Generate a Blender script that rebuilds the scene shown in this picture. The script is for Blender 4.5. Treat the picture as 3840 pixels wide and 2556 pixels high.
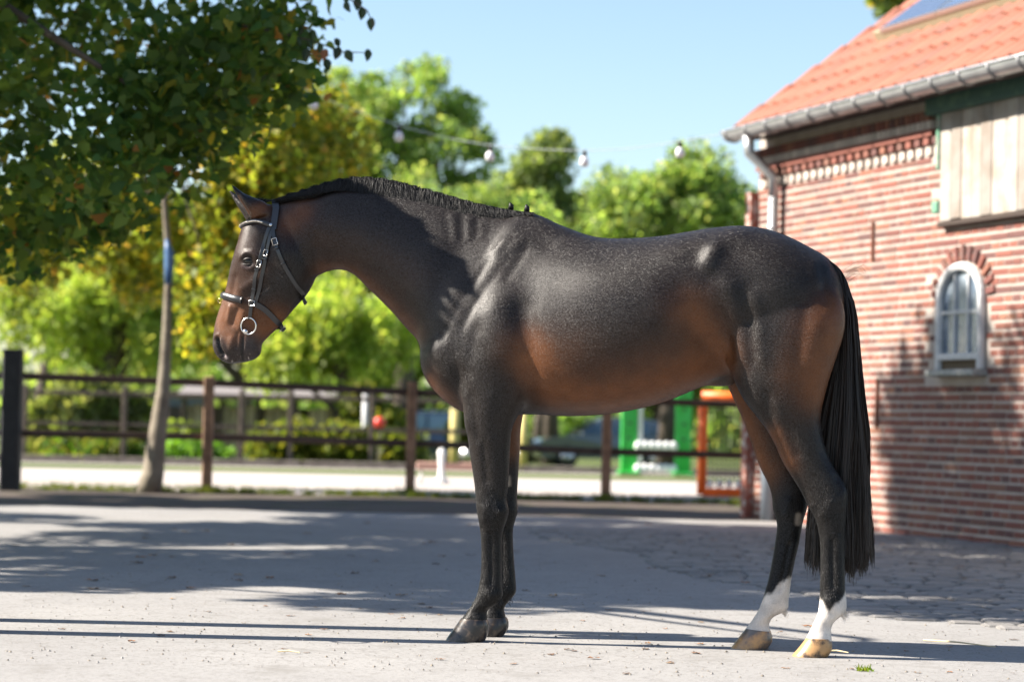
import bpy, bmesh, math, random
import numpy as np
from mathutils import Vector, Matrix
from mathutils.bvhtree import BVHTree

random.seed(7); RNG = np.random.default_rng(7)
for o in list(bpy.data.objects): bpy.data.objects.remove(o)
SC = bpy.context.scene
COL = SC.collection

# ------------------------------------------------------------------ camera
# photograph pixels (3840 x 2556) -> rays; the camera is a crouching photographer with an 85 mm lens
SW, SH, FPX = 3840.0, 2556.0, 85.0/36.0*3840.0
CAM_Z, ROLL, PITCH = 0.865, 0.0215, math.atan(288.0/(85.0/36.0*3840.0))
_R = Vector((1, 0, 0)); _F = Vector((0, math.cos(PITCH), math.sin(PITCH))); _U = Vector((0, -math.sin(PITCH), math.cos(PITCH)))
_ex = _R*math.cos(ROLL) + _U*math.sin(ROLL); _ey = -_R*math.sin(ROLL) + _U*math.cos(ROLL)
cam = bpy.data.cameras.new('camera'); camo = bpy.data.objects.new('camera', cam); COL.objects.link(camo)
camo.matrix_world = Matrix(((_ex.x, _ey.x, -_F.x, 0), (_ex.y, _ey.y, -_F.y, 0), (_ex.z, _ey.z, -_F.z, CAM_Z), (0, 0, 0, 1)))
cam.sensor_width = 36; cam.lens = 85; cam.clip_start = 0.1; cam.clip_end = 3000
cam.dof.use_dof = True; cam.dof.focus_distance = 9.2; cam.dof.aperture_fstop = 2.5; cam.dof.aperture_blades = 0
SC.camera = camo

# ------------------------------------------------------------------ sky and sun
SUN_EL = math.radians(38.0)
SUN_YAW = math.radians(0.5)          # light travels towards +X, across the picture
TRAVEL = Vector((math.cos(SUN_EL)*math.cos(SUN_YAW), -math.cos(SUN_EL)*math.sin(SUN_YAW), -math.sin(SUN_EL)))
world = bpy.data.worlds.new('World'); SC.world = world; world.use_nodes = True
_n = world.node_tree; _bg = _n.nodes['Background']
_sky = _n.nodes.new('ShaderNodeTexSky'); _sky.sky_type = 'NISHITA'; _sky.sun_disc = False
_sky.sun_elevation = SUN_EL
_to_sun = -TRAVEL
_sky.sun_rotation = math.atan2(_to_sun.x, _to_sun.y)
_sky.air_density = 1.0; _sky.dust_density = 0.6; _sky.ozone_density = 1.6; _sky.altitude = 50
_n.links.new(_sky.outputs[0], _bg.inputs[0]); _bg.inputs[1].default_value = 0.068
sun = bpy.data.lights.new('sun', 'SUN'); sun.energy = 5.0; sun.angle = math.radians(0.53); sun.color = (1.0, 0.92, 0.81)
suno = bpy.data.objects.new('sun', sun); COL.objects.link(suno)
suno.rotation_euler = TRAVEL.to_track_quat('-Z', 'Y').to_euler(); suno.location = (-30, 12, 18)
SC.view_settings.view_transform = 'Standard'; SC.view_settings.look = 'None'
SC.view_settings.exposure = 1.62; SC.view_settings.gamma = 1.0; SC.view_settings.use_curve_mapping = False
SC.render.engine = 'CYCLES'; SC.cycles.use_denoising = True; SC.cycles.max_bounces = 8
SC.cycles.transparent_max_bounces = 8; SC.cycles.caustics_reflective = False; SC.cycles.caustics_refractive = False
SC.cycles.sample_clamp_indirect = 8.0

# ------------------------------------------------------------------ pixel helpers
DS = 3840.0/2356.0                     # coordinates read off a 2356 px wide copy of the photograph
def ray(x, y):
    dx, dy = x-SW/2, y-SH/2
    xc = dx*math.cos(ROLL)+dy*math.sin(ROLL); yc = -dx*math.sin(ROLL)+dy*math.cos(ROLL)
    return (_R*(xc/FPX) + _F - _U*(yc/FPX))
EYE = Vector((0, 0, CAM_Z))
def on_plane(x, y, p0, n):
    d = ray(x, y); t = (p0-EYE).dot(n)/d.dot(n)
    return EYE + d*t
def on_ground(xd, yd, z=0.0):          # 2356-wide pixel -> ground point
    return on_plane(xd*DS, yd*DS, Vector((0, 0, z)), Vector((0, 0, 1)))
def at_depth(xd, yd, Y):
    d = ray(xd*DS, yd*DS); return EYE + d*(Y/d.y)

# the horse's own upright plane
H_TH = math.radians(13.0)
H_U = Vector((math.cos(H_TH), -math.sin(H_TH), 0)); H_N = Vector((-math.sin(H_TH), -math.cos(H_TH), 0))   # towards the tail, towards the near side
H_P0 = Vector((-0.1, 9.44, 0))
def hp(x, y, lat=0.0):
    """photograph pixel on the horse's plane lat metres to the near side -> horse coordinates (s to the tail, y = -lat, z)"""
    p = on_plane(x, y, H_P0+H_N*lat, H_N)
    return np.array([(p-H_P0).dot(H_U), -lat, p.z])

# ------------------------------------------------------------------ object helpers
def link(o, parent=None):
    COL.objects.link(o)
    if parent is not None: o.parent = parent
    return o
def mesh_obj(name, verts, faces, mat=None, parent=None, smooth=False):
    me = bpy.data.meshes.new(name); me.from_pydata([tuple(v) for v in verts], [], faces); me.update()
    if mat: me.materials.append(mat)
    if smooth: me.polygons.foreach_set('use_smooth', [True]*len(me.polygons))
    return link(bpy.data.objects.new(name, me), parent)
def np_mesh(name, V, F, mat=None, smooth=False, col=None):
    """V (n,3), F (m,k) one face size; col (m,3) face colours"""
    me = bpy.data.meshes.new(name); V = np.asarray(V, np.float32); F = np.asarray(F, np.int32)
    k = F.shape[1]; m = len(F)
    me.vertices.add(len(V)); me.vertices.foreach_set('co', V.ravel())
    me.loops.add(m*k); me.loops.foreach_set('vertex_index', F.ravel())
    me.polygons.add(m); me.polygons.foreach_set('loop_start', np.arange(0, m*k, k, dtype=np.int32))
    if smooth: me.polygons.foreach_set('use_smooth', np.ones(m, bool))
    if col is not None:
        a = me.color_attributes.new('col', 'FLOAT_COLOR', 'CORNER')
        c = np.ones((m, k, 4), np.float32); c[:, :, :3] = np.asarray(col)[:, None, :]
        a.data.foreach_set('color', c.ravel())
    if mat: me.materials.append(mat)
    me.update(calc_edges=True)
    return me
def empty(name, loc=(0, 0, 0), rz=0, parent=None):
    o = bpy.data.objects.new(name, None); o.location = loc; o.rotation_euler = (0, 0, rz); o.empty_display_size = 0.2
    return link(o, parent)
def tag(o, label, cat, group=None, kind=None):
    if label: o['label'] = label
    if cat: o['category'] = cat
    if group: o['group'] = group
    if kind: o['kind'] = kind
    return o

def crom(P, sub):
    P = np.asarray(P, float); n = len(P); out = []
    for i in range(n-1):
        p0 = P[max(i-1, 0)]; p1 = P[i]; p2 = P[i+1]; p3 = P[min(i+2, n-1)]
        for k in range(sub):
            t = k/sub
            out.append(.5*((2*p1)+(-p0+p2)*t+(2*p0-5*p1+4*p2-p3)*t*t+(-p0+3*p1-3*p2+p3)*t**3))
    out.append(P[-1]); return np.array(out)

class MB:
    """collects shapes for one mesh"""
    def __init__(s): s.v = []; s.f = []
    def add(s, vs, fs):
        b = len(s.v); s.v += [tuple(v) for v in vs]; s.f += [tuple(i+b for i in f) for f in fs]; return s
    def box(s, c, size, M=None):
        x, y, z = [k/2 for k in size]; vs = []
        for i in (-1, 1):
            for j in (-1, 1):
                for k in (-1, 1):
                    p = Vector((i*x, j*y, k*z)); p = (M @ p) if M is not None else p
                    vs.append(p+Vector(c))
        return s.add(vs, [(0, 1, 3, 2), (4, 6, 7, 5), (0, 4, 5, 1), (2, 3, 7, 6), (0, 2, 6, 4), (1, 5, 7, 3)])
    def bbox(s, c, size, b=0.01, M=None):
        """box with chamfered edges"""
        bm = bmesh.new(); bmesh.ops.create_cube(bm, size=1)
        for v in bm.verts: v.co = Vector((v.co.x*size[0], v.co.y*size[1], v.co.z*size[2]))
        bmesh.ops.bevel(bm, geom=bm.edges[:], offset=b, segments=1, affect='EDGES')
        vs = [((M @ v.co) if M is not None else v.co)+Vector(c) for v in bm.verts]
        fs = [tuple(v.index for v in f.verts) for f in bm.faces]; bm.free()
        return s.add(vs, fs)
    def tube(s, pts, rad, n=10, cap=True, flat=None):
        pts = [Vector(p) for p in pts]; m = len(pts)
        rad = [rad]*m if not hasattr(rad, '__len__') else rad
        t0 = (pts[1]-pts[0]).normalized(); up = Vector((0, 0, 1)) if abs(t0.z) < .9 else Vector((1, 0, 0))
        u = t0.cross(up).normalized(); vs = []
        for i, p in enumerate(pts):
            t = (pts[min(i+1, m-1)]-pts[max(i-1, 0)]).normalized()
            u = (u-t*u.dot(t)).normalized(); w = t.cross(u)
            for k in range(n):
                a = 2*math.pi*k/n; vs.append(p+(u*math.cos(a)+w*math.sin(a))*rad[i])
        fs = [(i*n+k, i*n+(k+1) % n, (i+1)*n+(k+1) % n, (i+1)*n+k) for i in range(m-1) for k in range(n)]
        if cap: fs += [tuple(reversed(range(n))), tuple((m-1)*n+k for k in range(n))]
        return s.add(vs, fs)
    def lathe(s, prof, c=(0, 0, 0), n=16, M=None):
        vs = []; m = len(prof)
        for r, z in prof:
            for k in range(n):
                a = 2*math.pi*k/n; p = Vector((r*math.cos(a), r*math.sin(a), z)); vs.append(((M @ p) if M is not None else p)+Vector(c))
        fs = [(i*n+k, i*n+(k+1) % n, (i+1)*n+(k+1) % n, (i+1)*n+k) for i in range(m-1) for k in range(n)]
        fs += [tuple(reversed(range(n))), tuple((m-1)*n+k for k in range(n))]
        return s.add(vs, fs)
    def torus(s, c, R, r, ax=(0, 1, 0), n=28, k=8):
        ax = Vector(ax).normalized(); u = ax.orthogonal().normalized(); w = ax.cross(u); vs = []
        for i in range(n):
            a = 2*math.pi*i/n; d = u*math.cos(a)+w*math.sin(a)
            for j in range(k):
                b = 2*math.pi*j/k; vs.append(Vector(c)+d*(R+r*math.cos(b))+ax*r*math.sin(b))
        fs = [(i*k+j, ((i+1) % n)*k+j, ((i+1) % n)*k+(j+1) % k, i*k+(j+1) % k) for i in range(n) for j in range(k)]
        return s.add(vs, fs)
    def ball(s, c, r, n=12, sc=(1, 1, 1)):
        m = n//2; prof = [(max(math.sin(math.pi*i/m), .02)*r, -math.cos(math.pi*i/m)*r) for i in range(m+1)]
        return s.lathe(prof, c, n, Matrix.Diagonal(Vector(sc)))
    def build(s, name, mat, parent=None, smooth=False):
        return mesh_obj(name, s.v, s.f, mat, parent, smooth)

# ------------------------------------------------------------------ materials
MATS = {}
def mat(name, base=(.5, .5, .5), rough=.7, metal=0.0, spec=.5, noise=None, bump=None, attr=None, vary=None, trans=0.0, coat=0.0, sub=0):
    """noise=(scale, colour2, lo, hi[, detail]); bump=(scale, strength, distance); attr=colour attribute; vary=(amount) object/island random value"""
    if name in MATS: return MATS[name]
    m = bpy.data.materials.new(name); m.use_nodes = True; nt = m.node_tree; N = nt.nodes; L = nt.links
    b = N['Principled BSDF']; b.inputs['Base Color'].default_value = (*base, 1); b.inputs['Roughness'].default_value = rough
    b.inputs['Metallic'].default_value = metal; b.inputs['Specular IOR Level'].default_value = spec
    b.inputs['Coat Weight'].default_value = coat; b.inputs['Coat Roughness'].default_value = .12
    tc = N.new('ShaderNodeTexCoord'); cur = None
    if attr:
        a = N.new('ShaderNodeAttribute'); a.attribute_name = attr; cur = a.outputs['Color']
    if noise:
        t = N.new('ShaderNodeTexNoise'); t.inputs['Scale'].default_value = noise[0]; t.inputs['Detail'].default_value = noise[4] if len(noise) > 4 else 5
        t.inputs['Roughness'].default_value = .6
        L.new(tc.outputs['Object'], t.inputs['Vector'])
        r = N.new('ShaderNodeMapRange'); r.inputs[1].default_value = noise[2]; r.inputs[2].default_value = noise[3]; L.new(t.outputs['Fac'], r.inputs[0])
        mx = N.new('ShaderNodeMix'); mx.data_type = 'RGBA'; L.new(r.outputs[0], mx.inputs['Factor'])
        if cur is not None: L.new(cur, mx.inputs['A'])
        else: mx.inputs['A'].default_value = (*base, 1)
        mx.inputs['B'].default_value = (*noise[1], 1); cur = mx.outputs['Result']
    if vary:
        oi = N.new('ShaderNodeObjectInfo'); ge = N.new('ShaderNodeNewGeometry')
        ad = N.new('ShaderNodeMath'); ad.operation = 'ADD'; L.new(oi.outputs['Random'], ad.inputs[0]); L.new(ge.outputs['Random Per Island'], ad.inputs[1])
        fr = N.new('ShaderNodeMath'); fr.operation = 'FRACT'; L.new(ad.outputs[0], fr.inputs[0])
        if isinstance(vary, (list, tuple)):
            cr = N.new('ShaderNodeValToRGB'); el = cr.color_ramp.elements
            for i, c in enumerate(vary):
                e = el[i] if i < 2 else el.new(i/(len(vary)-1))
                e.position = i/(len(vary)-1); e.color = (*c, 1)
            L.new(fr.outputs[0], cr.inputs[0])
            if cur is None: cur = cr.outputs[0]
            else:
                mm = N.new('ShaderNodeMix'); mm.data_type = 'RGBA'; mm.blend_type = 'MULTIPLY'; mm.inputs['Factor'].default_value = 1
                L.new(cur, mm.inputs['A']); L.new(cr.outputs[0], mm.inputs['B']); cur = mm.outputs['Result']
        else:
            hs = N.new('ShaderNodeHueSaturation'); mr = N.new('ShaderNodeMapRange'); mr.inputs[3].default_value = 1-vary; mr.inputs[4].default_value = 1+vary
            L.new(fr.outputs[0], mr.inputs[0]); L.new(mr.outputs[0], hs.inputs['Value'])
            if cur is None: hs.inputs['Color'].default_value = (*base, 1)
            else: L.new(cur, hs.inputs['Color'])
            cur = hs.outputs[0]
    if cur is not None: L.new(cur, b.inputs['Base Color'])
    if bump:
        t = N.new('ShaderNodeTexNoise'); t.inputs['Scale'].default_value = bump[0]; t.inputs['Detail'].default_value = 6
        L.new(tc.outputs['Object'], t.inputs['Vector'])
        bp = N.new('ShaderNodeBump'); bp.inputs['Strength'].default_value = bump[1]; bp.inputs['Distance'].default_value = bump[2]
        L.new(t.outputs['Fac'], bp.inputs['Height']); L.new(bp.outputs[0], b.inputs['Normal'])
    if trans > 0:
        tr = N.new('ShaderNodeBsdfTranslucent'); mx = N.new('ShaderNodeMixShader'); mx.inputs[0].default_value = trans
        if cur is not None:
            g = N.new('ShaderNodeMix'); g.data_type = 'RGBA'; g.blend_type = 'MULTIPLY'; g.inputs['Factor'].default_value = 1
            L.new(cur, g.inputs['A']); g.inputs['B'].default_value = (1.46, 1.42, .64, 1); L.new(g.outputs['Result'], tr.inputs[0])
        else: tr.inputs[0].default_value = (*base, 1)
        out = N['Material Output']; L.new(b.outputs[0], mx.inputs[1]); L.new(tr.outputs[0], mx.inputs[2]); L.new(mx.outputs[0], out.inputs[0])
    MATS[name] = m
    return m
# ================================================================== ground, yard, arena
def terr(y):                       # the land falls gently beyond the riding ground
    return float(np.interp(y, [-20, 38, 74, 110, 400, 2500], [0, 0, -.6, -.9, -2.5, -9]))
def sheet(name, poly_rows, material, z=0.0):
    """poly_rows: list of (y, [x...]) rows with equal counts"""
    V = []; F = []; k = len(poly_rows[0][1])
    for y, xs in poly_rows:
        for x in xs: V.append((x, y, terr(y)+z))
    for i in range(len(poly_rows)-1):
        for j in range(k-1): F.append((i*k+j, i*k+j+1, (i+1)*k+j+1, (i+1)*k+j))
    o = mesh_obj(name, V, F, material); o['kind'] = 'structure'; return o

def surf_mat(name, c1, c2, c3, big, small, rough=.9, bumpd=.004, stain=None):
    m = bpy.data.materials.new(name); m.use_nodes = True; N = m.node_tree.nodes; L = m.node_tree.links; b = N['Principled BSDF']
    ge = N.new('ShaderNodeNewGeometry')
    def nz(sc, det=6, ro=.6):
        t = N.new('ShaderNodeTexNoise'); t.inputs['Scale'].default_value = sc; t.inputs['Detail'].default_value = det; t.inputs['Roughness'].default_value = ro; L.new(ge.outputs['Position'], t.inputs['Vector']); return t.outputs['Fac']
    def mr(i, a, b_): r = N.new('ShaderNodeMapRange'); r.inputs[1].default_value = a; r.inputs[2].default_value = b_; L.new(i, r.inputs[0]); return r.outputs[0]
    def mix(f, A, B_):
        x = N.new('ShaderNodeMix'); x.data_type = 'RGBA'; L.new(f, x.inputs['Factor'])
        for k, v in (('A', A), ('B', B_)):
            if isinstance(v, tuple): x.inputs[k].default_value = (*v, 1)
            else: L.new(v, x.inputs[k])
        return x.outputs['Result']
    c = mix(mr(nz(big), .35, .65), c1, c2); c = mix(mr(nz(small, 8, .75), .52, .66), c, c3)
    if stain: c = mix(mr(nz(11, 9, .8), .53, .72), c, c3)
    if stain: c = mix(mr(nz(stain[0], 5, .7), stain[2], stain[3]), c, stain[1])
    L.new(c, b.inputs['Base Color']); b.inputs['Roughness'].default_value = rough; b.inputs['Specular IOR Level'].default_value = .25
    bp = N.new('ShaderNodeBump'); bp.inputs['Strength'].default_value = .6; bp.inputs['Distance'].default_value = bumpd; L.new(nz(small*.6, 8, .7), bp.inputs['Height']); L.new(bp.outputs[0], b.inputs['Normal'])
    MATS[name] = m; return m
M_GRASS = surf_mat('meadow', (.07, .10, .025), (.11, .13, .035), (.05, .07, .02), .35, 6, .95, .02)
M_YARD = surf_mat('yard_concrete', (.25, .243, .236), (.29, .282, .273), (.15, .141, .132), .8, 55, .9, .004, (3.0, (.205, .196, .184), .55, .7))
M_SOIL = surf_mat('verge_soil', (.075, .058, .048), (.11, .088, .072), (.045, .035, .028), 1.2, 18, .95, .012, (2.2, (.06, .075, .025), .56, .66))
M_SAND = surf_mat('arena_sand', (.38, .34, .31), (.42, .38, .35), (.32, .28, .25), .5, 30, .95, .008)
ys = [-20, 0, 10, 20, 30, 38, 50, 62, 74, 92, 110, 180, 400, 1000, 2500]
sheet('ground', [(y, [-1200, -100, -30, 0, 30, 100, 1200]) for y in ys], M_GRASS)
# edges of the strips follow the photograph: concrete, soil under the fence, sand
sheet('yard', [(-6, [-14, -5, 0, 3, 14]), (8, [-14, -5, 0, 3, 14]), (19.6, [-14, -5, 0, 3, 14]), (21.6, [-14, -4.5, 0, 3, 14])], M_YARD, .004)
sheet('verge', [(21.4, [-14, -4, 0, 3]), (25.6, [-14, -4, 0, 2.2])], M_SOIL, .008)
sheet('arena', [(25.5, [-22, -4, 0, 3, 4.5]), (30, [-22, -4, 0, 3, 6]), (39.6, [-22, -3, 0, 3, 9]), (41, [-22, -20, -16, -12, -8])][:3], M_SAND, .014)
# the sheet ends in a low timber edge
EDGE = empty('arena_edging', (0, 39.6, 0)); tag(EDGE, 'low grey timber edging along the far side of the sand arena', 'edging')
M_WEATH = mat('weathered_timber', (.22, .19, .16), .85, noise=(6, (.12, .1, .085), .4, .65), bump=(30, .4, .004))
for i in range(7):
    MB().bbox((-16+i*3.6, 0, terr(39.6)+.05), (3.58, .06, .14), .01).build('board', M_WEATH, EDGE)

# cobbled strip to the right of the concrete
M_COB = mat('cobble_stone', (.23, .218, .205), .8, noise=(9, (.17, .16, .15), .35, .65), bump=(45, .5, .006), vary=.22)
COBB = []
rr = np.random.default_rng(3)
def cob_left(y): return 1.55+.12*math.sin(y*1.7)-(y-11.0)*.19 if y > 11 else 1.55+(11-y)*1.0
y = 10.2
while y < 19.0:
    h = .125; x = cob_left(y)+rr.random()*.1
    while x < .238*y+.25+.15:
        w = .13+rr.random()*.12; COBB.append((x+w/2, y, w, h)); x += w
    y += h
proto = None
def cob_mesh():
    bm = bmesh.new(); bmesh.ops.create_cube(bm, size=1); bmesh.ops.bevel(bm, geom=bm.edges[:], offset=.12, segments=1, affect='EDGES')
    me = bpy.data.meshes.new('cobble'); bm.to_mesh(me); bm.free(); me.materials.append(M_COB); return me
PAV = empty('cobbled_pavement'); PAV['kind'] = 'structure'
base = mesh_obj('bed', [(cob_left(10.1), 10.1, .0065), (2.95, 10.1, .0065), (5.4, 19.0, .0065), (cob_left(19), 19.0, .0065)], [(0, 1, 2, 3)], mat('joint_soil', (.10, .085, .07), .95), PAV)
cm = cob_mesh(); rest_v = []; rest_f = []
for i, (x, y, w, h) in enumerate(COBB):
    a = rr.normal()*.05; zt = .012+.006*rr.random(); sx, sy, sz = w-.014, h-.014, .05
    if i < 300:
        o = bpy.data.objects.new('cobble', cm); o.location = (x, y, zt-sz/2); o.scale = (sx, sy, sz); o.rotation_euler = (rr.normal()*.03, rr.normal()*.03, a); link(o, PAV)
    else:
        M = Matrix.Rotation(a, 3, 'Z') @ Matrix.Diagonal(Vector((sx, sy, sz))); b0 = len(rest_v)
        rest_v += [tuple(M @ v.co+Vector((x, y, zt-sz/2))) for v in cm.vertices]; rest_f += [tuple(k+b0 for k in p.vertices) for p in cm.polygons]
if rest_v:
    o = mesh_obj('cobbles', rest_v, rest_f, M_COB, PAV); o['kind'] = 'stuff'

# grit and small stones on the concrete
rg = np.random.default_rng(41); GV = []; GF = []
for i in range(3200):
    yy = 8.2+rg.random()**1.3*6.5; xx = rg.uniform(-.23, .23)*yy; r = .0025+.0055*rg.random()**3; b0 = len(GV)
    j = .6+.6*rg.random(6); GV += [(xx+r*j[0], yy, .006), (xx, yy+r*j[1], .006), (xx-r*j[2], yy, .006), (xx, yy-r*j[3], .006), (xx, yy, .005+r*j[4]*.9)]
    GF += [(b0, b0+1, b0+4), (b0+1, b0+2, b0+4), (b0+2, b0+3, b0+4), (b0+3, b0, b0+4)]
o = mesh_obj('grit', GV, GF, mat('grit', (.2, .18, .16), .9, vary=((.32, .30, .28), (.18, .16, .145), (.24, .2, .15), (.09, .08, .07)))); tag(o, 'loose grit strewn over the concrete', 'grit', kind='stuff')
# ================================================================== brick stable
W_C = Vector((2.22, 21.95, 0)); W_A = math.radians(19.0)
W_D = Vector((math.sin(W_A), -math.cos(W_A), 0)); W_N = Vector((-math.cos(W_A), -math.sin(W_A), 0))    # along the wall towards the camera; outwards
def px_wall(xd, yd, off=0.0):
    p = on_plane(xd*DS, yd*DS, W_C+W_N*off, W_N); return (p-W_C).dot(W_D), p.z
BLD = empty('stable_building'); BLD.matrix_world = Matrix(((W_D.x, W_N.x, 0, W_C.x), (W_D.y, W_N.y, 0, W_C.y), (0, 0, 1, 0), (0, 0, 0, 1)))
# local axes: x along the wall, y outwards, z up   (left handed pair is avoided by the sign of y below)
BLD.matrix_world = Matrix(((W_D.x, -W_N.x, 0, W_C.x), (W_D.y, -W_N.y, 0, W_C.y), (0, 0, 1, 0), (0, 0, 0, 1)))
tag(BLD, 'old red brick stable with orange pantile roof and arched iron window', 'building')
# local y = into the building; outside is negative y
LEN, WALL_H = 9.0, 3.42
M_MORTAR = mat('lime_mortar', (.44, .385, .345), .95, noise=(5, (.34, .29, .255), .4, .7), bump=(60, .4, .004))
BRK = ((.20, .068, .05), (.235, .085, .062), (.155, .058, .049), (.26, .11, .072), (.18, .07, .056), (.11, .058, .055), (.27, .125, .08))
M_BRICK = mat('red_brick', (.3, .1, .06), .85, vary=BRK, bump=(70, .4, .004), noise=None)
# openings measured on the wall plane
hx0, hz1 = px_wall(2177, 262); _, hz0 = px_wall(2177, 512); hx1 = hx0+2.3
wx0, wz0 = px_wall(2163, 868); wx1, _ = px_wall(2268, 868); _, wz1 = px_wall(2215, 604); wxc = (wx0+wx1)/2; ww = (wx1-wx0)
COURSE = .0665
def inside_opening(x0, x1, z0, z1):
    if x1 > hx0-.01 and x0 < hx1 and z1 > hz0 and z0 < hz1+.3: return True
    if x1 > wx0 and x0 < wx1 and z1 > wz0-.03 and z0 < wz1: 
        return True
    return False
wm = MB()
wm.box((LEN/2, .17, WALL_H/2+.04), (LEN, .34, WALL_H+.08)); WALL = wm.build('wall', M_MORTAR, BLD)
gm = MB(); gd = 7.0
gm.add([(.02, .34, 0), (.02, gd, 0), (.02, gd, 3.4), (.02, gd/2, 3.4+gd/2*.72), (.02, .34, 3.5)], [(0, 1, 2, 3, 4)]); gm.build('gable_wall', mat('gable_brick', (.28, .1, .07), .9, noise=(8, (.2, .07, .05), .4, .6)), BLD)
rb = random.Random(5); bricks = []
nc = int((WALL_H-.42)/COURSE)
for c in range(nc):
    z0 = c*COURSE+.005; head = c % 2; step = .124 if head else .248; x = -.004+(-.062 if head else 0)-(0 if c % 4 < 2 else .062)
    while x < 5.3:
        x0, x1 = max(x, -.004), x+step-.012; x += step
        if x1-x0 < .04 or inside_opening(x0, x1, z0, z0+COURSE-.02): continue
        bricks.append((x0, x1, z0, z0+COURSE-.021+rb.uniform(-.003, .003), rb.uniform(.003, .008)))
bricks.sort(key=lambda b_: -b_[0])
def brick_mesh():
    bm = bmesh.new(); bmesh.ops.create_cube(bm, size=1)
    bmesh.ops.bevel(bm, geom=[e for e in bm.edges if all(v.co.y < 0 for v in e.verts)], offset=.05, segments=1, affect='EDGES')
    me = bpy.data.meshes.new('brick'); bm.to_mesh(me); bm.free(); me.materials.append(M_BRICK); return me
bme = brick_mesh(); rv = []; rf = []
def put_brick(x0, x1, z0, z1, proud, single, depth=.05):
    sx, sy, sz = x1-x0, depth, z1-z0; c = Vector(((x0+x1)/2, depth/2-proud, (z0+z1)/2))
    if single:
        o = bpy.data.objects.new('brick', bme); o.location = c; o.scale = (sx, sy, sz); link(o, WALL)
    else:
        b0 = len(rv); rv.extend([(v.co.x*sx+c.x, v.co.y*sy+c.y, v.co.z*sz+c.z) for v in bme.vertices]); rf.extend([tuple(k+b0 for k in p.vertices) for p in bme.polygons])
for i, b_ in enumerate(bricks): put_brick(*b_, i < 300)
# corbelled frieze under the eaves: dentils, a running band, a soldier row
pale = []; fz = nc*COURSE; FX1 = hx0-.12
x = .10
while x < FX1:
    pale.append((x, x+.085, fz+.002, fz+.075, .028)); put_brick(x, x+.085, fz+.079, fz+.135, .05, False); x += .145
fm = MB(); fm.box(((.06+FX1)/2, .0, fz+.172), (FX1-.06, .13, .05)); fr_ = fm.build('frieze_band', M_BRICK, BLD)
x = .08
while x < FX1:
    pale.append((x, x+.055, fz+.2, fz+.262, .07)); put_brick(x+.004, x+.05, fz+.266, fz+.34, .085, False); x += .083
o = mesh_obj('bricks', rv, rf, M_BRICK, WALL); o['kind'] = 'stuff'
rv.clear(); rf.clear()
for q in pale: put_brick(*q, False)
o = mesh_obj('pale_bricks', rv, rf, mat('limewashed_brick', (.52, .45, .40), .9, vary=.2), WALL); o['kind'] = 'stuff'; o['label'] = 'limewashed frieze bricks'
# corner pier left of the downpipe
pm = MB(); pm.box((-.06, .1, 1.48), (.10, .36, 2.96)); pm.build('corner_pier', mat('pier_brick', (.3, .11, .08), .9, noise=(14, (.5, .44, .4), .5, .62, 2)), BLD)
# rendered plinth patch at the foot
# hayloft hatch of grey boards
HATCH = empty('hatch', (0, 0, 0), 0, BLD); M_PLANK = mat('silvered_board', (.33, .30, .27), .85, noise=(4.5, (.24, .19, .15), .42, .7), bump=(25, .4, .004), vary=.22)
M_GREEN = mat('green_paint', (.02, .07, .055), .7, noise=(12, (.06, .13, .08), .5, .7)); M_GREENL = mat('pale_green_paint', (.13, .3, .2), .7, noise=(9, (.35, .35, .3), .5, .65))
x = hx0+.012; i = 0
while x < hx1:
    w = .145+.05*rb.random(); m_ = MB(); m_.bbox((x+w/2, -.035-.006*rb.random(), (hz0+hz1)/2+.02*rb.uniform(-1, 1)*.5), (w-.006, .03, hz1-hz0-.01), .004); m_.build('board', M_PLANK, HATCH); x += w
MB().bbox(((hx0+hx1)/2, -.05, hz1+.06), (hx1-hx0+.3, .12, .14), .01).build('lintel_beam', M_GREEN, HATCH)
MB().bbox((hx0-.012, -.045, (hz0+hz1)/2+.25), (.035, .05, (hz1-hz0)*.62), .005).build('frame_strip', M_GREENL, HATCH)
MB().bbox((hx0-.03, -.055, hz0+.12), (.09, .05, .10), .01).build('hinge', M_GREENL, HATCH)
MB().bbox(((hx0+hx1)/2, -.02, hz0-.02), (hx1-hx0, .1, .04), .006).build('hatch_sill', mat('dark_timber', (.05, .035, .028), .9), HATCH)
# arched cast iron window
WIN = empty('window', (0, 0, 0), 0, BLD); M_WHITE = mat('white_iron_paint', (.58, .585, .59), .55, noise=(14, (.38, .39, .4), .5, .75)); M_GLASS = mat('dusty_glass', (.10, .14, .2), .12, spec=.8, noise=(5, (.35, .4, .46), .35, .7))
spring = wz1-ww*.5*.78; az = (wz1-spring)
def arc(k, n=14, inset=0.0, y=-.03):
    pts = []
    a = ww/2-inset; b_ = az-inset
    for j in range(n+1):
        t = math.pi*j/n; pts.append((wxc-a*math.cos(t), y, spring+b_*math.sin(t)))
    return pts
fr_pts = [(wx0+.03, -.03, wz0+.06)]+arc(0, 14, .03)+[(wx1-.03, -.03, wz0+.06)]
MB().tube(fr_pts, .034, 8).build('window_frame', M_WHITE, WIN, False)
ring = arc(0, 14, .04, -.005); poly = [(wx0+.04, -.005, wz0+.16)]+ring+[(wx1-.04, -.005, wz0+.16)]
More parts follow.
